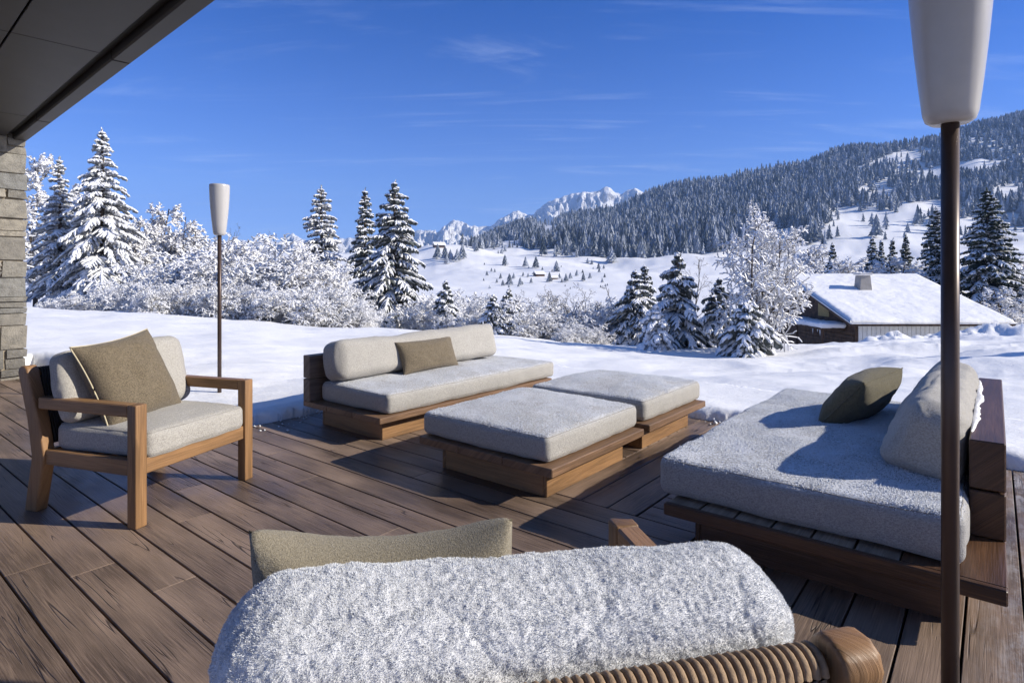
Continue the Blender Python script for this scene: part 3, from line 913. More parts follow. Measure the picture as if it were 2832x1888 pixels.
# ----------------------------------------------------------------- armchairs
def armchair(label, loc, rz, cushions, cordmat):
    """local x across, y from the front to the back"""
    Wd = .82
    t = thing('armchair', label, 'armchair', loc, rz, 'teak armchairs on the terrace')
    wd = M['teak']
    rear = [(.72, 0), (.81, 0), (.755, .30), (.79, .50), (.862, .755), (.855, .778), (.835, .79), (.805, .79), (.79, .775), (.70, .50), (.655, .30)]
    for x0 in (0, Wd - .065):
        prism('leg', t, [(0, 0), (.06, 0), (.06, .628), (0, .628)], x0, x0 + .065, wd, .006)
        prism('leg', t, rear, x0, x0 + .065, wd, .012, 3)
        b = Boxes(); b.add((x0 + .001, .0605, .5635), (x0 + .064, .705, .627), 1, .006); b.build('armrest', wd, t)
        box('side_rail', t, (x0 + .012, .0605, .262), (x0 + .053, .665, .343), 1, wd)
    box('front_rail', t, (.0655, .012, .262), (Wd - .0655, .05, .343), 0, wd)
    box('rear_rail', t, (.0655, .675, .255), (Wd - .0655, .715, .335), 0, wd)
    b = Boxes()
    for i in range(6): b.add((.067, .07 + i * .1, .312), (Wd - .067, .145 + i * .1, .33), 0, .003)
    b.build('seat_slats', wd, t)
    # cord back: strands looped over a top rail and down both sides
    path = []
    for a in np.linspace(-90, 90, 9):
        pass
    yb, zb, yt, zt, rr = .70, .36, .812, .745, .026
    dirv = np.array([yt - yb, zt - zb]); dirv /= np.linalg.norm(dirv); nn = np.array([dirv[1], -dirv[0]])   # nn points backwards
    pts = [np.array([yb, zb]) - nn * rr + dirv * 0, np.array([yb, zb]) * .5 + np.array([yt, zt]) * .5 - nn * rr]
    for a in np.linspace(180, 0, 9):
        pts.append(np.array([yt, zt]) + rr * (nn * math.cos(R(a)) + dirv * math.sin(R(a))))
    pts += [np.array([yb, zb]) * .5 + np.array([yt, zt]) * .5 + nn * rr, np.array([yb, zb]) + nn * rr]
    V, F = [], []; base = 0; pitch = .0138; x = .078
    while x < Wd - .075:
        v, q = tube_data([(x, p[0], p[1]) for p in pts], .0063, False, 7, base)
        V.append(v); F.append(q); base += len(v); x += pitch
    link_mesh('cord_back', np_mesh('cord_back', np.concatenate(V), np.concatenate(F), None, [cordmat]), t)
    tube('back_rail', [(.06, yt, zt), (Wd - .06, yt, zt)], .018, wd, t, sides=12)
    cushions(t, Wd)
    return t

def cushions_a(t, Wd):
    cushion('seat_cushion', t, (.068, -.006, .331), (Wd - .068, .66, .476), M['linen'], .04, .024, .03, .007, 21, bulge=.008, seam=True)
    cushion('back_cushion', t, (.03, .50, .465), (Wd - .03, .66, .885), M['linen'], .055, 0, .03, .014, 25, rot=(R(-16), 0, 0), bulge=.03)
ch1 = armchair('teak armchair with pale cushions beside the slim lamp, facing the sofas', (-1.903, 3.018, 0), R(72), cushions_a, M['cord_shade_tone'])
def in_chair(rz, loc, x, y):
    return (loc[0] + x * math.cos(rz) - y * math.sin(rz), loc[1] + x * math.sin(rz) + y * math.cos(rz))
p = in_chair(R(72), (-1.903, 3.018), .36, .33)
throw_pillow('throw_pillow', 'square taupe pillow with cream piping on the left armchair', M['taupe'], .52, .52, .23,
             (*p, .455), (R(-24), R(-6), R(72 + 6)), seed=5, pinch=.09)

FRZ = R(192.3); FLOC = (.327, 1.653)
def cushions_b(t, Wd):
    cushion('seat_cushion', t, (.068, -.006, .331), (Wd - .068, .66, .476), M['linen'], .04, .024, .03, .007, 21, bulge=.008, seam=True)
    o = cushion('back_cushion', t, (.035, .50, .43), (Wd + .065, .71, .845), M['frost'], .085, 0, .0028, .007, 27, rot=(R(-20), R(-2), 0), bulge=.025, frost=.0030, fuzz=800000)
    o['label'] = 'back cushion under thick granular frost'
def frost_mat():
    m, nt, b = new_mat('granular_frost_on_fabric'); k = NB(nt); co = k.coord('Object')
    f = k.noise(co, 260, 4, .7); g = k.noise(co, 70, 4, .75); big = k.noise(co, 14, 3, .6)
    c = k.mix(k.remap(g, .34, .56), (.58, .59, .62), (.78, .79, .82))
    c = k.mix(k.remap(big, .35, .75, 0, .25), c, (.45, .46, .48))
    k.l(c, b.inputs['Base Color'])
    k.l(k.bump(k.math('ADD', f, g), .6, .004), b.inputs['Normal'])
    b.inputs['Roughness'].default_value = .8; b.inputs['Specular IOR Level'].default_value = .2
    return m
M['frost'] = frost_mat()
ch2 = armchair('teak armchair seen from behind, its back cushion buried in thick frost', (*FLOC, 0), FRZ, cushions_b, M['cord'])
p = in_chair(FRZ, FLOC, .655, .40)
throw_pillow('throw_pillow', 'taupe pillow standing behind the frost covered back cushion', M['taupe_pale'], .43, .43, .13,
             (*p, .475), (R(-18), R(0), FRZ + R(-6)), seed=13, piping=False, pinch=-.01, dent=.06, pw=7)

# ----------------------------------------------------------------- lamps
def lamp(label, loc, base_z):
    t = thing('terrace_lamp', label, 'lamp', (loc[0], loc[1], base_z), 0, 'tall terrace lamps')
    H = 1.69 - base_z
    lathe('pole', [(0, -.15), (.0198, -.15), (.0198, .82), (.0202, .822), (.0202, H), (0, H)], M['metal_brown'], t, 32)
    SH = .94
    pr = [(.0, H - .001), (.045, H - .003), (.058, H + .006), (.0645, H + .025), (.074, H + .10), (.085, H + .2), (.094, H + .3), (.0995, H + .38), (.1025, H + .45), (.1035, H + .50), (.1025, H + .515), (.099, H + .52), (.097, H + .51), (.09, H + .3), (.07, H + .08), (.0, H + .07)]
    pr = [(a * SH, b_) for a, b_ in pr]
    lathe('lamp_shade', pr, M['shade'], t, 64)
    return t
lx, ly = -3.015, 6.15
lamp('slim brown lamp with white shade standing in the snow behind the armchair', (lx, ly), 0.0)
lamp('large brown lamp post with cropped white shade in front of the daybed', (1.139, 1.551), 0.0)

# ----------------------------------------------------------------- house: stone wall and roof overhang
def build_house():
    t = thing('stone_wall', 'rough grey coursed stone wall end at the left edge of the terrace', 'wall', (*WALLC, -.35), RZ)
    # local x = along E1, y = to the back; the end face runs to -x
    LEN, TH_, HT = 3.2, .55, 3.42
    Boxes().add((-LEN, .02, 0), (-.02, TH_, HT), 0, .005).build('mortar_core', M['mortar'], t)
    bm = bmesh.new(); rnd = random.Random(4)
    z = .0
    while z < HT - .03:
        h = rnd.choice([.08, .11, .15, .2, .24, .29]); h = min(h, HT - z)
        x = 0.0
        while x > -LEN:
            ww = rnd.uniform(.16, .5) if h > .1 else rnd.uniform(.25, .6)
            sub = 1
            if h > .15 and rnd.random() < .35: sub = rnd.choice([2, 3])
            for s_ in range(sub):
                z0, z1 = z + h * s_ / sub + .008, z + h * (s_ + 1) / sub - .008
                if z1 - z0 < .012: continue
                x1 = x - .007 if x < 0 else rnd.uniform(-.006, .008); x0 = max(x - ww + .007, -LEN)
                y0 = -rnd.uniform(.0, .03); y1 = TH_ * .9 if x >= 0 else .12
                r = bmesh.ops.create_cube(bm, size=1)
                for v in r['verts']:
                    v.co = Vector(((x0 + x1) / 2 + v.co.x * (x1 - x0), (y0 + y1) / 2 + v.co.y * (y1 - y0), (z0 + z1) / 2 + v.co.z * (z1 - z0)))
                    v.co += Vector((rnd.uniform(-.014, .014), rnd.uniform(-.01, .01), rnd.uniform(-.009, .009)))
            x -= ww
        z += h
    bmesh.ops.bevel(bm, geom=list(bm.edges), offset=.02, segments=3, profile=.55, affect='EDGES', clamp_overlap=True)
    for f in bm.faces: f.smooth = True
    me = bpy.data.meshes.new('stones'); bm.to_mesh(me); bm.free(); me.materials.append(M['stone'])
    link_mesh('stones', me, t)
    # roof overhang: local x along E1 (outwards), y along -E2R
    z0 = 2.93
    # the eaves run a few degrees off the deck boards
    HB = R(42.0); hv = np.array([-math.cos(HB), math.sin(HB)]); org = np.array([-1.752, 3.56])
    t = thing('roof_overhang', 'dark grey panelled roof soffit jutting over the left of the terrace', 'roof', (*org, 0), R(90) - HB)
    along = lambda x, y: float(np.dot(np.array([x, y]) - org, hv))
    wEnd = along(-6.1, 7.47) + .05
    j1 = along(-3.08, 4.54); j2 = along(-5.1, 6.37); sp_ = j2 - j1
    cuts = [wEnd, j2, j1] + [j1 - sp_ * i for i in (1, 2, 3, 4)]
    tr = Boxes(); pn = Boxes()
    for a, b_ in zip(cuts[1:], cuts[:-1]):
        tr.add((-.135, a + .004, z0), (0, b_ - .004, z0 + .16), 1, .012)
        x1 = -.21
        for wd_ in (.53, 1.1, 1.1, 1.1):
            pn.add((x1 - wd_ + .012, a + .003, z0 + .03), (x1, b_ - .003, z0 + .05), 1, .003); x1 -= wd_
    tr.build('fascia', M['soffit'], t); pn.build('soffit_panels', M['soffit'], t)
    Boxes().add((-4.1, cuts[-1], z0 + .075), (-.02, wEnd - .01, z0 + .30), 1, .004).build('roof_slab', M['soffit_gap'], t)
build_house()

# ----------------------------------------------------------------- tree builders
def ribbons(P, Dv, Ln, Wd, Hh, seed, sag=.15, segs=3, prof=(.55, 1, .85, .12), lift=0.0, closed=False, jit_=(.55, 1.35)):
    """roof-shaped strips along many twigs at once -> verts, quads"""
    rg = np.random.default_rng(seed); n = len(P)
    up = np.array([0, 0, 1.0])
    S = np.cross(Dv, up); l = np.linalg.norm(S, axis=1, keepdims=True)
    S = np.where(l < .15, np.array([1.0, 0, 0]), S / np.maximum(l, 1e-6))
    U = np.cross(S, Dv)
    s = np.linspace(0, 1, segs + 1)
    pw = np.interp(s, np.linspace(0, 1, len(prof)), prof)
    C = P[:, None] + Dv[:, None] * (Ln[:, None] * s)[..., None]
    C[..., 2] -= sag * Ln[:, None] * s ** 2
    C = C + U[:, None] * lift
    jit = lambda: rg.uniform(jit_[0], jit_[1], (n, segs + 1))
    wl = Wd[:, None] * pw * jit(); wr = Wd[:, None] * pw * jit(); hh = Hh[:, None] * pw * jit()
    A = C - S[:, None] * wl[..., None]; B = C + U[:, None] * hh[..., None]; E_ = C + S[:, None] * wr[..., None]
    if closed: V = np.stack([A, B, E_, C - U[:, None] * (hh * .45)[..., None]], 2).reshape(-1, 3)
    else: V = np.stack([A, B, E_], 2).reshape(-1, 3)
    kk = 4 if closed else 3
    i = np.arange(n * (segs + 1) * kk).reshape(n, segs + 1, kk)
    q = np.concatenate([np.stack([i[:, :-1, k], i[:, :-1, (k + 1) % kk], i[:, 1:, (k + 1) % kk], i[:, 1:, k]], -1).reshape(-1, 4) for k in range(4 if closed else 2)])
    if closed: q = np.concatenate([q, i[:, -1, ::-1].reshape(-1, 4)])
    return V, q

def curtains(P, Dv, Ln, Hd, seed, sag=.15, segs=3):
    rg = np.random.default_rng(seed); n = len(P)
    s = np.linspace(0, 1, segs + 1)
    C = P[:, None] + Dv[:, None] * (Ln[:, None] * s)[..., None]
    C[..., 2] -= sag * Ln[:, None] * s ** 2
    dn = C.copy(); dn[..., 2] -= Hd[:, None] * rg.uniform(.3, 1.3, (n, segs + 1)) * np.array([.7, 1, .8, .15][:segs + 1])
    dn[..., :2] += rg.normal(0, .02, (n, segs + 1, 2))
    V = np.stack([C, dn], 2).reshape(-1, 3)
    i = np.arange(n * (segs + 1) * 2).reshape(n, segs + 1, 2)
    q = np.stack([i[:, :-1, 0], i[:, :-1, 1], i[:, 1:, 1], i[:, 1:, 0]], -1).reshape(-1, 4)
    return V, q

class Acc:
    def __init__(s): s.v = []; s.q = []; s.m = []; s.n = 0
    def add(s, V, q, mat):
        s.v.append(V); s.q.append(q + s.n); s.m.append(np.full(len(q), mat)); s.n += len(V)
    def mesh(s, name, mats):
        return np_mesh(name, np.concatenate(s.v), np.concatenate(s.q), None, mats, np.concatenate(s.m), smooth=True)

def conifer_meshes(H, Rb, seed, snow=.9, droop=.5, dens=1.0, bare=.06, frosty=False, shape=.85, twigw=1.0):
    rg = np.random.default_rng(seed)
    nw = int(max(12, H * 3.6 * dens ** .5))
    P, Dv, Ln, main = [], [], [], []
    for iw in range(nw):
        t = bare + (1 - bare) * (iw / (nw - 1)) ** .92
        z0 = H * t
        env = (1 - t) ** shape * (.9 + .1 * math.sin(iw * 1.7)) + .012
        nb = int(rg.integers(6, 9)) if t < .8 else 5
        a0 = rg.uniform(0, 6.28)
        for j in range(nb):
            L = Rb * env * rg.uniform(.62, 1.12)
            if rg.random() < .12: L *= .55
            L = max(L, .012 * H)
            az = a0 + j * 6.283 / nb + rg.normal(0, .22)
            rise = .30 * t * t + .04 + rg.normal(0, .07); dp = droop * (1.2 - .75 * t) * rg.uniform(.7, 1.3)
            zz = min(z0 + rg.uniform(-.5, .5) * H / nw, H * .985)
            ns = max(3, int(L / (.17 / dens)))
            ca, sa = math.cos(az), math.sin(az)
            sv = np.linspace(0, 1, ns + 1)
            px = np.stack([ca * L * sv, sa * L * sv, zz + L * (rise * sv - dp * sv ** 2)], -1)
            d = np.diff(px, axis=0); ll = np.linalg.norm(d, axis=1)
            for k in range(ns):
                P.append(px[k]); Dv.append(d[k] / ll[k]); Ln.append(ll[k] * 1.35); main.append(1.0)
            for k in range(1, ns + 1):
                s = sv[k]
                if s < .18 and rg.random() < .6: continue
                tl = (.42 * L * (1 - s) ** .8 + .05 + min(.09, .12 * L)) * rg.uniform(.6, 1.2)
                tl = min(tl, .95)
                for sd_ in (-1, 1):
                    if rg.random() < .1: continue
                    ang = az + sd_ * rg.uniform(.55, 1.05)
                    slope = rise - 2 * dp * s - rg.uniform(.05, .35)
                    v = np.array([math.cos(ang), math.sin(ang), slope * .8]); v /= np.linalg.norm(v)
                    P.append(px[k]); Dv.append(v); Ln.append(tl); main.append(.75)
    # leader
    for k in range(5):
        P.append(np.array([0, 0, H * (.95 + .01 * k)])); v = np.array([rg.normal(0, .25), rg.normal(0, .25), 1]); Dv.append(v / np.linalg.norm(v)); Ln.append(H * .035); main.append(.4)
    P, Dv, Ln, main = map(np.array, (P, Dv, Ln, main))
    n = len(P)
    sc_ = (.75 + .5 * rg.random(n)) * main * twigw
    A = Acc()
    wn = (.045 + .05 * np.clip(Ln, 0, .6)) * sc_ * 1.25
    V, q = ribbons(P, Dv, Ln, wn, wn * .35, seed + 1, .14, 3, (.9, 1.1, .9, .15)); A.add(V, q, 0)
    V, q = curtains(P, Dv, Ln, (.10 + .10 * sc_) * (.6 if frosty == 1 else .85 if frosty else 1), seed + 2, .14); A.add(V, q, 0)
    crown = A.mesh('crown', [M[('needles', 'needles_frost', 'needles_mid')[int(frosty)]]])
    keep = rg.random(n) < np.clip(snow, 0, 1)
    # snow lies in patches
    pat = vnoise(P[:, 0] * 1.3 + seed, P[:, 1] * 1.3, P[:, 2] * 1.3, seed) * .5 + .5
    keep &= pat > (1 - snow) * .75
    S = Acc()
    ws = (.035 + .05 * np.clip(Ln, 0, .6)) * sc_ * (.75 + .6 * snow)
    V, q = ribbons(P[keep], Dv[keep], Ln[keep] * .98, ws[keep], ws[keep] * .95, seed + 5, .14, 3, (.5, 1, .95, .35), lift=.012, closed=True); S.add(V, q, 0)
    snowm = S.mesh('snow_load', [M['tree_snow']])
    rr = max(.05, H * .017)
    zs = np.linspace(-.4, H * .97, 14)
    V, q = tube_data([(.02 * math.sin(z), .02 * math.cos(z * 1.3), z) for z in zs], rr * (1 - (zs + .4) / (H * 1.4)) + .012, False, 8)
    trunk = np_mesh('trunk', V, q, None, [M['bark']])
    return trunk, crown, snowm

def branch_tree_meshes(H, spread, seed, stems=1, levels=4, kids=(9, 6, 6, 5), snow=.9, up=.55, thick=1.0, arch=.25, snoww=1.0, frost=True, tipfrac=.62):
    rg = np.random.default_rng(seed)
    segs = []                                              # (p0, p1, r0, r1, level)
    front = []
    for s in range(stems):
        a = rg.uniform(0, 6.28); lean = (0 if stems == 1 else rg.uniform(.15, .75)) * spread / H
        d = np.array([math.cos(a) * lean, math.sin(a) * lean, 1.0]); d /= np.linalg.norm(d)
        front.append((np.array([math.cos(a) * .08 * stems ** .5, math.sin(a) * .08 * stems ** .5, -.3]), d, H * rg.uniform(.8, 1.0) * (1 if stems == 1 else rg.uniform(.65, 1)), .022 * H * thick / stems ** .5))
    for lv in range(levels):
        nxt = []
        for p, d, L, r in front:
            ns = 5 if lv == 0 else (4 if lv == 1 else 3 if lv == 2 else 2)
            pts = [p]; dd = d.copy()
            for k in range(ns):
                dd = dd + rg.normal(0, .13 if lv < 2 else .2, 3)
                if lv: dd[2] += -arch * (.35 if lv == 1 else .45)
                dd /= np.linalg.norm(dd)
                pts.append(pts[-1] + dd * L / ns)
            pts = np.array(pts)
            for k in range(ns):
                segs.append((*pts[k], *pts[k + 1], max(r * (1 - .8 * k / ns), .004), lv))
            if lv < levels - 1:
                nk = kids[lv]
                for c in range(nk):
                    s = (.18 if lv == 0 else .12) + (1 - (.18 if lv == 0 else .12)) * (c + rg.uniform(0, 1)) / nk
                    s = min(s, .99)
                    k = int(s * ns); fr = s * ns - k
                    q = pts[k] * (1 - fr) + pts[k + 1] * fr
                    base = pts[k + 1] - pts[k]; base /= np.linalg.norm(base)
                    a = c * 2.4 + rg.uniform(0, 1.0)
                    ref = np.array([0, 0, 1.0]) if abs(base[2]) < .9 else np.array([1.0, 0, 0])
                    e1 = np.cross(base, ref); e1 /= np.linalg.norm(e1); e2 = np.cross(base, e1)
                    v = base * up + (e1 * math.cos(a) + e2 * math.sin(a)) * .9 + np.array([0, 0, .12 if lv < 2 else 0])
                    v /= np.linalg.norm(v)
                    if lv == 0: Lc = spread * (1.15 - .75 * s) * rg.uniform(.7, 1.15)
                    else: Lc = L * tipfrac * (1.1 - .6 * s) * rg.uniform(.6, 1.1)
                    nxt.append((q, v, Lc, r * .45 * (1 - .4 * s)))
        front = nxt
    S = np.array(segs)
    P0, P1, r, lv = S[:, 0:3], S[:, 3:6], S[:, 6], S[:, 7]
    d = P1 - P0; L = np.linalg.norm(d, axis=1); d /= L[:, None]
    def prisms(idx, sides=4):
        if not len(idx): return np.zeros((0, 3)), np.zeros((0, 4), int)
        dd = d[idx]; ref = np.where(np.abs(dd[:, 2:3]) < .9, np.array([[0, 0, 1.0]]), np.array([[1.0, 0, 0]]))
        e1 = np.cross(dd, ref); e1 /= np.linalg.norm(e1, axis=1, keepdims=True); e2 = np.cross(dd, e1)
        a = np.arange(sides) * 2 * math.pi / sides
        ring = np.cos(a)[None, :, None] * e1[:, None] + np.sin(a)[None, :, None] * e2[:, None]
        A = P0[idx][:, None] + ring * r[idx][:, None, None]; B = (P1[idx] + dd * L[idx][:, None] * .06)[:, None] + ring * (r[idx] * .8)[:, None, None]
        V = np.stack([A, B], 1).reshape(-1, 3)
        i = np.arange(len(idx) * 2 * sides).reshape(-1, 2, sides)
        q = np.stack([i[:, 0], np.roll(i[:, 0], -1, 1), np.roll(i[:, 1], -1, 1), i[:, 1]], -1).reshape(-1, 4)
        return V, q
    A = Acc(); V, q = prisms(np.where(lv == 0)[0], 7); A.add(V, q, 0)
    trunk = A.mesh('trunk', [M['bark']])
    A = Acc(); V, q = prisms(np.where(lv > 0)[0], 3 if levels > 3 else 4); A.add(V, q, 0)
    crown = A.mesh('crown', [M['bark_frost' if frost else 'bark']])
    snowm = None
    if snow > 0:
        keep = (lv > 0) & (rg.random(len(L)) < snow)
        idx = np.where(keep)[0]
        wd = (.014 + .9 * r[idx] + .012 * (lv[idx] >= 2)) * snoww
        A = Acc(); V, q = ribbons(P0[idx], d[idx], L[idx] * 1.12, wd, wd * .95, seed + 3, .02, 2, (.9, 1.05, .8), lift=.004, jit_=(.78, 1.2)); A.add(V, q, 0)
        snowm = A.mesh('snow_load', [M['tree_snow']])
    crown['top'] = float(max(P0[:, 2].max(), P1[:, 2].max()))
    return trunk, crown, snowm

def plant(meshes, name, label, cat, x, y, z, group=None, rz=None, s=1.0, sz=None):
    t = thing(name, label, cat, (x, y, z), random.uniform(0, 6.28) if rz is None else rz, group)
    t.scale = (s, s, sz if sz else s)
    for nm, me in zip(('trunk', 'crown', 'snow_load'), meshes):
        if me is not None: link_mesh(nm, me, t)
    return t

def at(xd, D): return (xd - 1176) / FPX * D, D
def height_for(ytop, D, z): return CAMH + (YH - ytop) / FPX * D - z

def spruce(xd, ytop, D, halfw, label, seed, name='spruce_tree', cat='tree', **kw):
    x, y = at(xd, D); z = tz(x, y) - .1
    H = height_for(ytop, D, z); Rb = halfw / FPX * D * 1.2
    return plant(conifer_meshes(H, Rb, seed, **kw), name, label, cat, x, y, z)

# ------ spruces one by one
spruce(235, 300, 29, 128, 'tallest snow-laden spruce, drooping white boughs, left of the slim lamp', 101, frosty=True, snow=.97, droop=.62, twigw=1.25, shape=.8)
spruce(137, 365, 30, 92, 'bushy snow-laden spruce between the stone wall and the tallest spruce', 102, frosty=True, snow=.96, droop=.5, twigw=1.15, shape=.9)
spruce(738, 432, 29, 78, 'narrow snowy spruce rising alone above the frosted bushes right of the lamp', 103, frosty=True, snow=.95, droop=.42, shape=.6, dens=1.3)
spruce(838, 437, 30, 62, 'slender half-hidden spruce just behind the dark broad one above the sofa', 104, frosty=2, snow=.86, droop=.45, shape=.7, dens=1.2)
spruce(906, 418, 25, 104, 'broad dark green spruce with patchy snow standing above the long sofa', 105, frosty=2, snow=.86, droop=.5, dens=1.3, twigw=1.0, shape=.72)
spruce(1024, 645, 21, 50, 'small snowy spruce just right of the broad dark one', 106, frosty=2, snow=0.92, droop=.5, dens=2.2, twigw=0.8)
spruce(1132, 678, 20, 50, 'small stocky snowy spruce, left one of a close pair behind the bolster', 107, frosty=2, snow=0.95, droop=.5, dens=2.2, twigw=0.8)
spruce(1170, 664, 20.4, 52, 'small pointed snowy spruce, right one of a close pair behind the bolster', 108, frosty=2, snow=0.92, droop=.5, dens=2.2, twigw=0.8)
spruce(1458, 622, 20.5, 84, 'spruce leaning close to its twin right of the bare trees', 109, frosty=2, snow=0.92, droop=.5, dens=2.2, twigw=0.8)
spruce(1480, 610, 21.5, 78, 'slightly taller twin spruce right of the bare trees', 110, frosty=2, snow=0.9, droop=.5, dens=2.2, twigw=0.8)
spruce(1556, 580, 15.2, 96, 'pointed snowy spruce with wide skirts left of the frosted broadleaf tree', 111, frosty=2, snow=0.93, droop=.5, dens=2.2, twigw=0.8)
spruce(1652, 640, 17, 80, 'dark snowy spruce tucked behind the frosted broadleaf tree', 112, frosty=2, snow=0.85, droop=.5, dens=2.2, twigw=0.8)
spruce(1505, 706, 14.2, 52, 'low weeping spruce, bent under thick snow at the crest', 113, frosty=True, snow=.98, droop=.8, twigw=1.3, shape=.6)
spruce(1716, 690, 13.2, 80, 'low dark skirted spruce at the foot of the frosted broadleaf tree', 114, frosty=2, snow=.93, droop=.6, shape=.6)
spruce(2268, 435, 62, 104, 'big dark spruce towering behind the right end of the chalet', 115, snow=.7, droop=.4, dens=.8, shape=.7, twigw=2.0)
spruce(2150, 480, 66, 74, 'dark tall spruce behind the chalet, partly hidden by the brown post', 116, snow=.68, droop=.4, dens=.75, shape=.75, twigw=2.0)
for i, (xd, yt, D, hw, sn, lb) in enumerate([
        (1912, 560, 66, 40, .95, 'small snow-white spruce behind the left end of the chalet ridge'),
        (2003, 545, 68, 44, .92, 'snowy spruce behind the chalet, directly above its chimney'),
        (2024, 553, 74, 32, .8, 'thin spruce just right of the snowy one above the chimney'),
        (2050, 550, 72, 36, .65, 'dark slim spruce behind the middle of the chalet ridge'),
        (2080, 541, 74, 38, .6, 'taller dark slim spruce left of the partly hidden one behind the chalet')]):
    spruce(xd, yt, D, hw, lb, 130 + i, snow=sn, droop=.45, dens=1.0, twigw=2.0, shape=.75)

spruce(2950, 400, 9.6, 150, 'young spruce just past the right edge, its shadow reaching in over the snow', 117, snow=.7, droop=.4)
# ------ frosted broadleaf trees and bushes
fA = branch_tree_meshes(6.5, 1.5, 211, 2, 4, (20, 8, 7, 5), .97, .62, .8, .08, 1.15)
fB = branch_tree_meshes(5.2, 1.35, 212, 3, 4, (15, 7, 7, 5), .97, .62, .8, .10, 1.15)
def frosted(meshes, xd, ytop, D, label, group=None, name='frosted_tree', cat='tree', wide=1.0):
    x, y = at(xd, D); z = tz(x, y) - .15
    s = height_for(ytop, D, z) / meshes[1]['top']
    return plant(meshes, name, label, cat, x, y, z, group, s=s * wide, sz=s)
frosted(branch_tree_meshes(5.2, 1.85, 201, 3, 4, (16, 8, 6, 5), .93, .55, .9, .10, .9, frost=False), 1750, 465, 14.0, 'frosted broadleaf tree with a lattice of white twigs beside the chalet', wide=.78)
frosted(fA, 74, 345, 35, 'tall lacy white birch against the stone wall')
for xd, yt, D, m in ((325, 500, 32, fB), (338, 466, 34, fA), (356, 486, 33, fB), (374, 498, 34, fA), (392, 516, 32, fB), (410, 526, 34, fA), (426, 540, 33, fB), (446, 550, 35, fA), (470, 556, 34, fB), (500, 562, 36, fA)):
    frosted(m, xd, yt, D, 'feathery white frosted tree in the row between the tallest spruce and the lamp', 'frosted trees left of the lamp')
bushes = [branch_tree_meshes(4.2, 1.7, 221 + i, 11, 4, (9, 7, 5), .96, .72, .5, .14 + .06 * i, .85, tipfrac=.62) for i in range(4)]
spots = []
rnd = random.Random(11)
for i in range(30):                                      # massed frosted bushes behind the left snow crest
    xd = 90 + i * 26 + rnd.uniform(-14, 14)
    D = rnd.uniform(20.5, 28.5)
    yt = np.interp(xd, [60, 300, 380, 450, 560, 640, 760, 900], [668, 655, 590, 556, 545, 552, 610, 685]) + rnd.uniform(-14, 44)
    spots.append((xd, yt, D))
for i in range(16):
    xd = 330 + i * 33 + rnd.uniform(-14, 14)
    spots.append((xd, np.interp(xd, [330, 500, 640, 860], [650, 640, 640, 680]) + rnd.uniform(-15, 20), rnd.uniform(18.2, 20.5)))
for i, (xd, yt, D) in enumerate(spots):
    frosted(bushes[i % 4], xd, yt, D, 'frosted white bush in the thicket behind the left snow crest', 'frosted bushes of the left thicket', 'frosted_bush', 'bush', 1.25)
for i, (xd, yt, D) in enumerate([(985, 722, 23), (1072, 662, 29), (1092, 712, 25), (1210, 706, 24), (1235, 676, 26), (1262, 716, 22), (1320, 738, 19), (1360, 744, 19.4), (1385, 742, 21), (1425, 730, 24), (1290, 748, 18.4)] + [(960 + 25 * q + 9 * math.sin(q * 3.1), 694 + 20 * math.sin(q * 2.3), 23 + 2.5 * math.sin(q * 1.7)) for q in range(20)]):
    frosted(bushes[(i + 1) % 4], xd, yt, D, 'frosted bush in the low row around the bare trees', 'frosted bushes of the middle row', 'frosted_bush', 'bush', 1.15)
for i, (xd, yt, D) in enumerate([(1965, 580, 76), (1935, 598, 70), (2105, 590, 74), (1870, 560, 68), (2340, 600, 60), (2330, 660, 52), (1985, 600, 66), (2060, 600, 70), (2140, 590, 62), (1900, 590, 62), (2360, 560, 72)]):
    frosted(fA if i % 2 else fB, xd, yt, D, 'pale frosted bush in the row behind the chalet roof', 'frosted bushes behind the chalet', 'frosted_bush', 'bush', 1.5)
frosted(bushes[2], 1640, 735, 17.5, 'low snow-heaped bush at the crest below the frosted broadleaf tree', None, 'frosted_bush', 'bush', 1.5)
# ------ bare trees
def bare_tree(xd, yt, D, label, seed, spread, snow=0, stems=2, frost=False):
    x, y = at(xd, D); z = tz(x, y) - .1
    H = height_for(yt, D, z)
    ms = branch_tree_meshes(H * .98, spread, seed, stems, 4, (9, 5, 4, 3), snow, .75, .5, -.12, .8, frost)
    plant(ms, 'bare_tree', label, 'tree', x, y, z, sz=H / ms[1]['top'])
bare_tree(1292, 655, 22, 'bare leafless tree with forked stems, left of the gnarled pair', 301, .9)
bare_tree(1335, 648, 21, 'gnarled bare leafless tree with the widest crown, right of the pair', 302, 1.15)
bare_tree(1408, 655, 26, 'thin bare young tree just left of the twin spruces', 303, .5, stems=1)
bare_tree(1602, 588, 24, 'thin bare larch between the pointed spruce and the frosted tree', 304, 1.6, 0, 1)
bare_tree(530, 505, 36, 'dark bare tree poking up behind the slim lamp shade', 305, 1.6, 0, 3)
bare_tree(625, 528, 37, 'dark bare treetop above the thicket, midway from lamp to narrow spruce', 306, 1.4, 0, 2)
bare_tree(1240, 665, 26, 'wispy bare tree behind the small spruce pair', 307, 1.0, 0, 2)
bare_tree(1962, 575, 84, 'reddish bare tree left of the snowy spruce above the chimney', 308, 3.0, 0, 3)

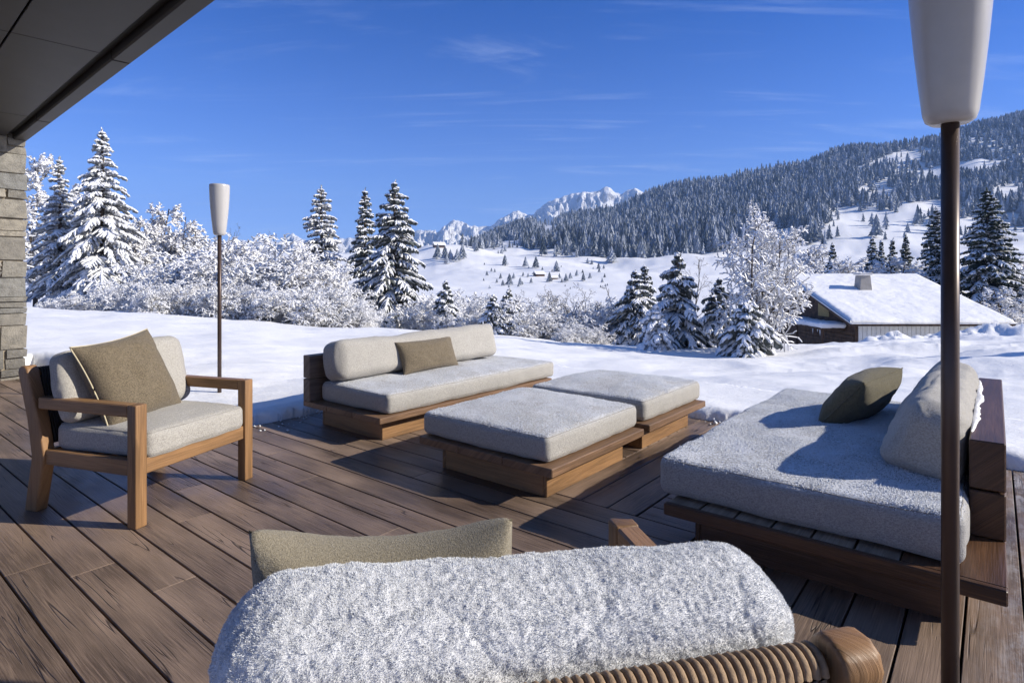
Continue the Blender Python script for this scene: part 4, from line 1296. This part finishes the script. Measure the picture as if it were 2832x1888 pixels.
# ----------------------------------------------------------------- far forest
def low_conifer(seed, tiers=5, pts=8):
    rg = np.random.default_rng(seed); V = []; T = []
    for k in range(tiers):
        zb = .10 + .9 * k / tiers * .92; zt = min(1.0, zb + .42 * (1 - k / tiers * .45))
        r = .21 * (1 - k / tiers) ** .8 + .012
        b = len(V); n = pts * 2
        for i in range(n):
            a = 2 * math.pi * i / n + k * .4
            rr = r * (rg.uniform(.85, 1.2) if i % 2 == 0 else rg.uniform(.5, .72))
            V.append((rr * math.cos(a), rr * math.sin(a), zb + (.0 if i % 2 == 0 else .045) + rg.uniform(-.015, .015)))
        V.append((0, 0, zt))
        for i in range(n): T.append((b + i, b + (i + 1) % n, b + n))
    return np.array(V), np.array(T)

def clearing(xd, yd):
    """1 inside the open strips of the wooded hill"""
    m = np.zeros_like(xd)
    for cx0, cy0, rx, ry, sl in ((1990, 520, 120, 26, -.12), (1960, 490, 60, 16, 0), (2085, 352, 75, 7, -.18), (2210, 381, 105, 8, -.14), (2010, 430, 46, 9, -.1),
                                 (1075, 538, 20, 9, 0), (1255, 470 + 46, 26, 12, .2), (2120, 470, 60, 8, -.1), (2330, 430, 60, 10, -.1), (1780, 540, 60, 10, -.2), (1170, 560, 26, 8, 0), (2240, 520, 110, 22, -.2)):
        if ry < 13: cy0 += 9; ry += 10
        yy = yd - cy0 - sl * (xd - cx0)
        m = np.maximum(m, (((xd - cx0) / rx) ** 2 + (yy / ry) ** 2 < 1).astype(float))
    return m

def build_forest():
    rg = np.random.default_rng(77)
    N = 60000
    D = np.sqrt(rg.uniform(690 ** 2, 1640 ** 2, N)); u = rg.uniform(-.19, .98, N)
    X = u * D; xd = 1176 + FPX * u
    Z = terrain(X, D)
    yd = YH - FPX * (Z - CAMH) / D
    edge = np.interp(xd, [900, 960, 1060, 1100, 1250, 1300, 1400, 1480, 1560, 1640, 1850, 1950, 2100, 2352, 2800], [560, 576, 574, 572, 568, 590, 596, 606, 590, 578, 560, 540, 520, 520, 520])
    edge = edge + 5 * fbm(X / 40, D / 40, None, 2, 3)
    dens = .55 + .6 * fbm(X / 130, D / 130, None, 3, 9)
    keep = (yd < edge) & (rg.random(N) < np.clip(dens, .2, 1) * .8) & (clearing(xd, yd) * rg.random(N) < .06)
    keep &= (xd > 1062)
    # sparse trees strewn over the clearings and lower slope
    loose = (yd > edge - 4) & (yd < edge + 26) & (rg.random(N) < .018) & (xd > 1000)
    keep |= loose
    X, D, Z, xd = X[keep], D[keep], Z[keep], xd[keep]
    h = rg.uniform(13, 29, len(X)) * np.where(rg.random(len(X)) < .25, .6, 1)
    h *= np.interp(xd, [1050, 1300], [.55, 1])
    wv = rg.uniform(.7, 1.3, len(X))
    rnd_ = rg.random(len(X)) < .13; h[rnd_] *= .62; wv[rnd_] *= 1.7; rot = rg.uniform(0, 6.28, len(X))
    show = h / D
    order = np.argsort(-show * ((xd < 2360) & (xd > 900)))
    near, rest = order[:230], order[230:]
    h[near] *= 1.15
    V0, T0 = low_conifer(1, 4, 5)
    n = len(rest); c, s = np.cos(rot[rest]), np.sin(rot[rest])
    hh = h[rest][:, None]; ww = (h[rest] * wv[rest])[:, None]
    vx = (V0[None, :, 0] * c[:, None] - V0[None, :, 1] * s[:, None]) * ww + X[rest][:, None]
    vy = (V0[None, :, 0] * s[:, None] + V0[None, :, 1] * c[:, None]) * ww + D[rest][:, None]
    vz = V0[None, :, 2] * hh + Z[rest][:, None] - 1.2
    V = np.stack([vx, vy, vz], -1).reshape(-1, 3)
    T = (T0[None] + (np.arange(n) * len(V0))[:, None, None]).reshape(-1, 3)
    me = np_mesh('hillside_forest', V, None, T, [M['forest']], smooth=False)
    tag(link_mesh('hillside_forest', me), 'dense frosted conifer forest covering the far hill', 'forest', kind='stuff')
    vs = []
    for i in range(4):
        v, t_ = low_conifer(20 + i, 7, 7)
        vs.append(np_mesh('hillside_spruce', v, None, t_, [M['forest']], smooth=False))
    for i in near:
        o = link_mesh('hillside_spruce', vs[i % 4], None, (X[i], D[i], Z[i] - 1), (0, 0, rot[i]))
        o.scale = (h[i] * wv[i], h[i] * wv[i], h[i])
        tag(o, 'blue-grey frosted spruce at the lower edge of the hillside forest', 'tree', 'spruces along the lower forest edge')
    print('FOREST', len(X))
    # lone trees in the snowy meadow
    def ground(xd_, yd_):
        Ds = np.linspace(120, 1400, 1200); zz = terrain((xd_ - 1176) / FPX * Ds, Ds); yy = YH - FPX * (zz - CAMH) / Ds
        ok = np.where(yy <= yd_)[0]
        ok = ok[Ds[ok] > 160]
        d = Ds[ok[0]] if len(ok) else 700
        return (xd_ - 1176) / FPX * d, d
    A = 'dark rounded spruce in the cluster on the meadow, left below the forest'
    B = 'small dark tree scattered round the huts in the middle of the meadow'
    lone = [(1005, 594, 32, A, 'meadow spruces below the forest edge'), (1022, 597, 30, A, 0), (1035, 599, 26, A, 0), (1050, 600, 27, A, 0), (1062, 594, 32, A, 0), (1026, 606, 20, A, 0), (1094, 578, 20, A, 0),
            (1160, 610, 24, 'round frosted tree alone in the meadow, left of two pointed spruces', None), (1207, 613, 22, 'shorter of two pointed spruces alone in the meadow', None), (1231, 616, 26, 'taller pointed spruce of the two alone in the meadow', None),
            (1405, 603, 36, 'round pale bare tree standing alone at the forest foot', None),
            (1278, 626, 26, B, 'trees round the meadow huts'), (1262, 648, 22, B, 0), (1170, 655, 26, B, 0), (1195, 655, 18, B, 0), (1300, 647, 18, B, 0), (1340, 645, 18, B, 0), (1155, 657, 14, B, 0), (1325, 634, 14, B, 0),
            (1310, 640, 14, B, 0), (1285, 640, 12, B, 0), (1180, 640, 13, B, 0), (1355, 640, 13, B, 0), (1375, 618, 14, B, 0), (1150, 640, 12, B, 0), (1220, 650, 12, B, 0), (1350, 605, 12, B, 0)]
    rl = random.Random(5)
    lone += [(rl.uniform(1110, 1400), rl.uniform(606, 664), rl.uniform(4, 11), 'speck of dark bush dotted over the open meadow', 'bushes dotted over the meadow' if q == 0 else 0) for q in range(34)]
    grp = None
    for j, (a, b_, px, lb, g) in enumerate(lone):
        if g: grp = g
        x, y = ground(a, b_); z = tz(x, y); hgt = px / FPX * y * 1.15
        o = link_mesh('meadow_tree', vs[j % 4], None, (x, y, z - .05 * hgt), (0, 0, j))
        o.scale = (hgt * 1.5, hgt * 1.5, hgt)
        tag(o, lb, 'tree', grp if g is not None else None)
    # two small huts
    for a, b_, w_, lb in ((1238, 634, 22, 'tiny dark hut with snowy gable roof, middle of the meadow'), (1272, 641, 16, 'smaller tiny hut right of the first meadow hut'), (1008, 568, 24, 'tiny brown farmhouse at the far left of the meadow')):
        x, y = ground(a, b_); z = tz(x, y); s = w_ / FPX * y
        t = thing('meadow_hut', lb, 'hut', (x, y, z), R(25))
        Boxes().add((-s / 2, -s / 3, -1), (s / 2, s / 3, s * .22), 0, .02).build('wall', M['plank'], t)
        V = [(-s * .6, -s * .45, s * .19), (s * .6, -s * .45, s * .19), (s * .6, 0, s * .45), (-s * .6, 0, s * .45), (-s * .6, s * .45, s * .19), (s * .6, s * .45, s * .19)]
        V2 = [(a_, b2, c_ + s * .06) for a_, b2, c_ in V]
        F = [(0, 1, 2, 3), (3, 2, 5, 4), (6, 7, 8, 9), (9, 8, 11, 10), (0, 1, 7, 6), (4, 5, 11, 10), (1, 2, 8, 7), (2, 5, 11, 8), (0, 3, 9, 6), (3, 4, 10, 9)]
        link_mesh('roof', np_mesh('roof', V + V2, F, None, [M['roof_snow']], smooth=False), t)
build_forest()

# ----------------------------------------------------------------- chalet
def build_chalet():
    x0, x1, ye, yr, zg = 20.4, 30.4, 36.0, 44.6, -4.2
    ze, zr = -1.485, 1.26
    cx_, = ((x0 + x1) / 2,)
    t = thing('chalet', 'low timber chalet with wide snow covered roof among the trees', 'chalet', (cx_, yr, zg))
    hx = (x1 - x0) / 2; hy = yr - ye
    L = lambda z: z - zg
    # side walls follow the gable
    wx0, wx1, wy = -hx + .72, hx - .6, -hy + .75
    sl = (zr - ze) / hy
    def gable(xa, xb, name, mat):
        prof = [(wy, 0), (-wy, 0), (-wy, L(zr - sl * (-wy)) - .5), (0, L(zr) - .5), (wy, L(zr - sl * -wy) - .5)]
        prism(name, t, prof, xa, xb, mat, .01, 1)
    gable(wx0, wx0 + .2, 'gable_wall', M['plank']); gable(wx1 - .2, wx1, 'gable_wall', M['plank'])
    b = Boxes(); n = 30
    for i in range(n):
        a = wx0 + .22 + (wx1 - wx0 - .44) * i / n; c = wx0 + .22 + (wx1 - wx0 - .44) * (i + 1) / n
        b.add((a + .012, wy + .02, 0), (c - .012, wy + .12, L(ze) - .16), 2, .01)
    b.build('front_wall', M['white_panel'], t)
    Boxes().add((wx0 + .21, wy + .13, 0), (wx1 - .21, wy + .2, L(ze) - .16), 0, .01).build('wall_batten', M['plank'], t)
    b = Boxes()
    for i in range(14):                                   # log courses and planks on the near gable
        z = .2 + i * .24
        if z > L(ze) - .9: break
        b.add((wx0 - .05, wy + .05, z), (wx0 - .003, -wy - .05, z + .225), 1, .03)
    b.build('log_courses', M['plank'], t)
    # roof boards and the snow lying on them
    def slope(name, mat, z_lo, z_hi, ext, sgn, rough=0.0, nx=60, ny=40, seed=0):
        xs = np.linspace(-hx - ext * .2, hx + ext * .2, nx); ys = np.linspace(0, hy + ext, ny)
        A, B = np.meshgrid(xs, ys, indexing='ij')
        zz = L(zr) - sl * B
        ea = np.minimum(np.minimum(A + hx + ext * .2, hx + ext * .2 - A), hy + ext - B) if rough else None
        top = zz + z_hi
        if rough:
            rnd_ = np.sqrt(np.clip(1 - (1 - np.clip(ea / .35, 0, 1)) ** 2, 0, 1))
            top = zz + z_lo + (z_hi - z_lo) * (.25 + .75 * rnd_) + rough * fbm(A * .5, B * .35, None, 3, seed)
        bot = zz + z_lo
        V = np.concatenate([np.stack([A, sgn * B, top], -1).reshape(-1, 3), np.stack([A, sgn * B, bot], -1).reshape(-1, 3)])
        i = np.arange(nx * ny).reshape(nx, ny); o = nx * ny
        q = np.stack([i[:-1, :-1], i[1:, :-1], i[1:, 1:], i[:-1, 1:]], -1).reshape(-1, 4)
        Q = [q if sgn > 0 else q[:, ::-1], (q[:, ::-1] if sgn > 0 else q) + o]
        for e in (i[0], i[-1], i[:, 0], i[:, -1]):
            Q.append(np.stack([e[:-1], e[1:], e[1:] + o, e[:-1] + o], -1))
        return link_mesh(name, np_mesh(name, V, np.concatenate(Q), None, [mat], smooth=bool(rough)), t)
    for sgn in (-1, 1):
        slope('roof', M['plank'], -.42, -.27, 0, sgn)
        s_ = slope('roof_snow', M['roof_snow'], -.26, .0, .06, sgn, .03, 90, 60, 4)
    # chimney on the near slope
    cxx, cyy = 24.35 - cx_, 41.4 - yr
    zb = L(zr) + sl * cyy
    bm = bmesh.new()
    ring = []
    for z, a, b_ in ((zb - .6, .46, .42), (zb + .9, .34, .33)):
        ring.append([bm.verts.new((cxx + sx * a, cyy + sy * b_, z)) for sx, sy in ((-1, -1), (1, -1), (1, 1), (-1, 1))])
    for i in range(4): bm.faces.new((ring[0][i], ring[0][(i + 1) % 4], ring[1][(i + 1) % 4], ring[1][i]))
    bm.faces.new(ring[1]); bmesh.ops.bevel(bm, geom=list(bm.edges), offset=.02, segments=1, affect='EDGES')
    me = bpy.data.meshes.new('chimney'); bm.to_mesh(me); bm.free(); me.materials.append(M['concrete'])
    ch = link_mesh('chimney', me, t)
    Boxes().add((cxx - .43, cyy - .41, zb + .94), (cxx + .43, cyy + .41, zb + 1.0), 0, .01).build('chimney_cap', M['concrete'], ch)
    Boxes().add((cxx - .43, cyy - .41, zb + 1.002), (cxx + .43, cyy + .41, zb + 1.07), 0, .03).build('cap_snow', M['roof_snow'], ch)
    # shutter, lean-to with snow, icicles
    yy = 40.4 - yr
    b = Boxes()
    for i in range(5): b.add((wx0 - .05, yy - .7 + i * .28, L(-1.62)), (wx0 - .002, yy - .7 + i * .28 + .265, L(-.70)), 2, .01)
    b.build('shutter', M['shutter'], t)
    lt = Boxes().add((wx0 - 1.6, 37.6 - yr, L(-2.30)), (wx0 - .055, 45.0 - yr, L(-2.18)), 1, .02).build('lean_to_roof', M['plank'], t)
    cushion('lean_to_snow', t, (wx0 - 1.7, 37.5 - yr, L(-2.175)), (wx0 - .06, 45.1 - yr, L(-1.84)), M['roof_snow'], .15, .02, .2, .05, 31)
    for i, (yy_, ln) in enumerate(((38.1, .42), (38.9, .26), (40.0, .5))):
        lathe('icicle', [(0, L(-2.3) - ln), (.02, L(-2.3) - ln * .6), (.06, L(-2.3)), (0, L(-2.3))], M['icicle'], t, 8).location = (wx0 - 1.45 + .25 * i, yy_ - yr, 0)
    for yy_ in (37.8, 41.2, 44.8):
        Boxes().add((wx0 - 1.5, yy_ - yr, 0), (wx0 - 1.36, yy_ - yr + .14, L(-2.301)), 2, .01).build('lean_to_post', M['plank'], t)
build_chalet()

# ----------------------------------------------------------------- air
HAZE = True
if HAZE:
    m = bpy.data.materials.new('thin_mountain_air'); m.use_nodes = True; nt = m.node_tree
    for n_ in list(nt.nodes): nt.nodes.remove(n_)
    pv = nt.nodes.new('ShaderNodeVolumePrincipled'); out = nt.nodes.new('ShaderNodeOutputMaterial')
    pv.inputs['Color'].default_value = (.36, .58, 1, 1); pv.inputs['Density'].default_value = 1.6e-4
    pv.inputs['Anisotropy'].default_value = .0
    nt.links.new(pv.outputs[0], out.inputs['Volume'])
    o = Boxes().add((-4500, -2700, -600), (6000, 5200, 640), 0, 1).build('haze', m)
    tag(o, 'thin blue mountain air', 'haze', kind='stuff')

# ----------------------------------------------------------------- render settings
sc.render.engine = 'CYCLES'
sc.cycles.use_denoising = True
sc.cycles.max_bounces = 7; sc.cycles.diffuse_bounces = 4; sc.cycles.glossy_bounces = 3; sc.cycles.transmission_bounces = 3; sc.cycles.volume_bounces = 0
sc.cycles.use_adaptive_sampling = True; sc.cycles.adaptive_threshold = .015
sc.view_settings.view_transform = 'Standard'; sc.view_settings.look = 'None'
sc.view_settings.exposure = .5; sc.view_settings.gamma = 1
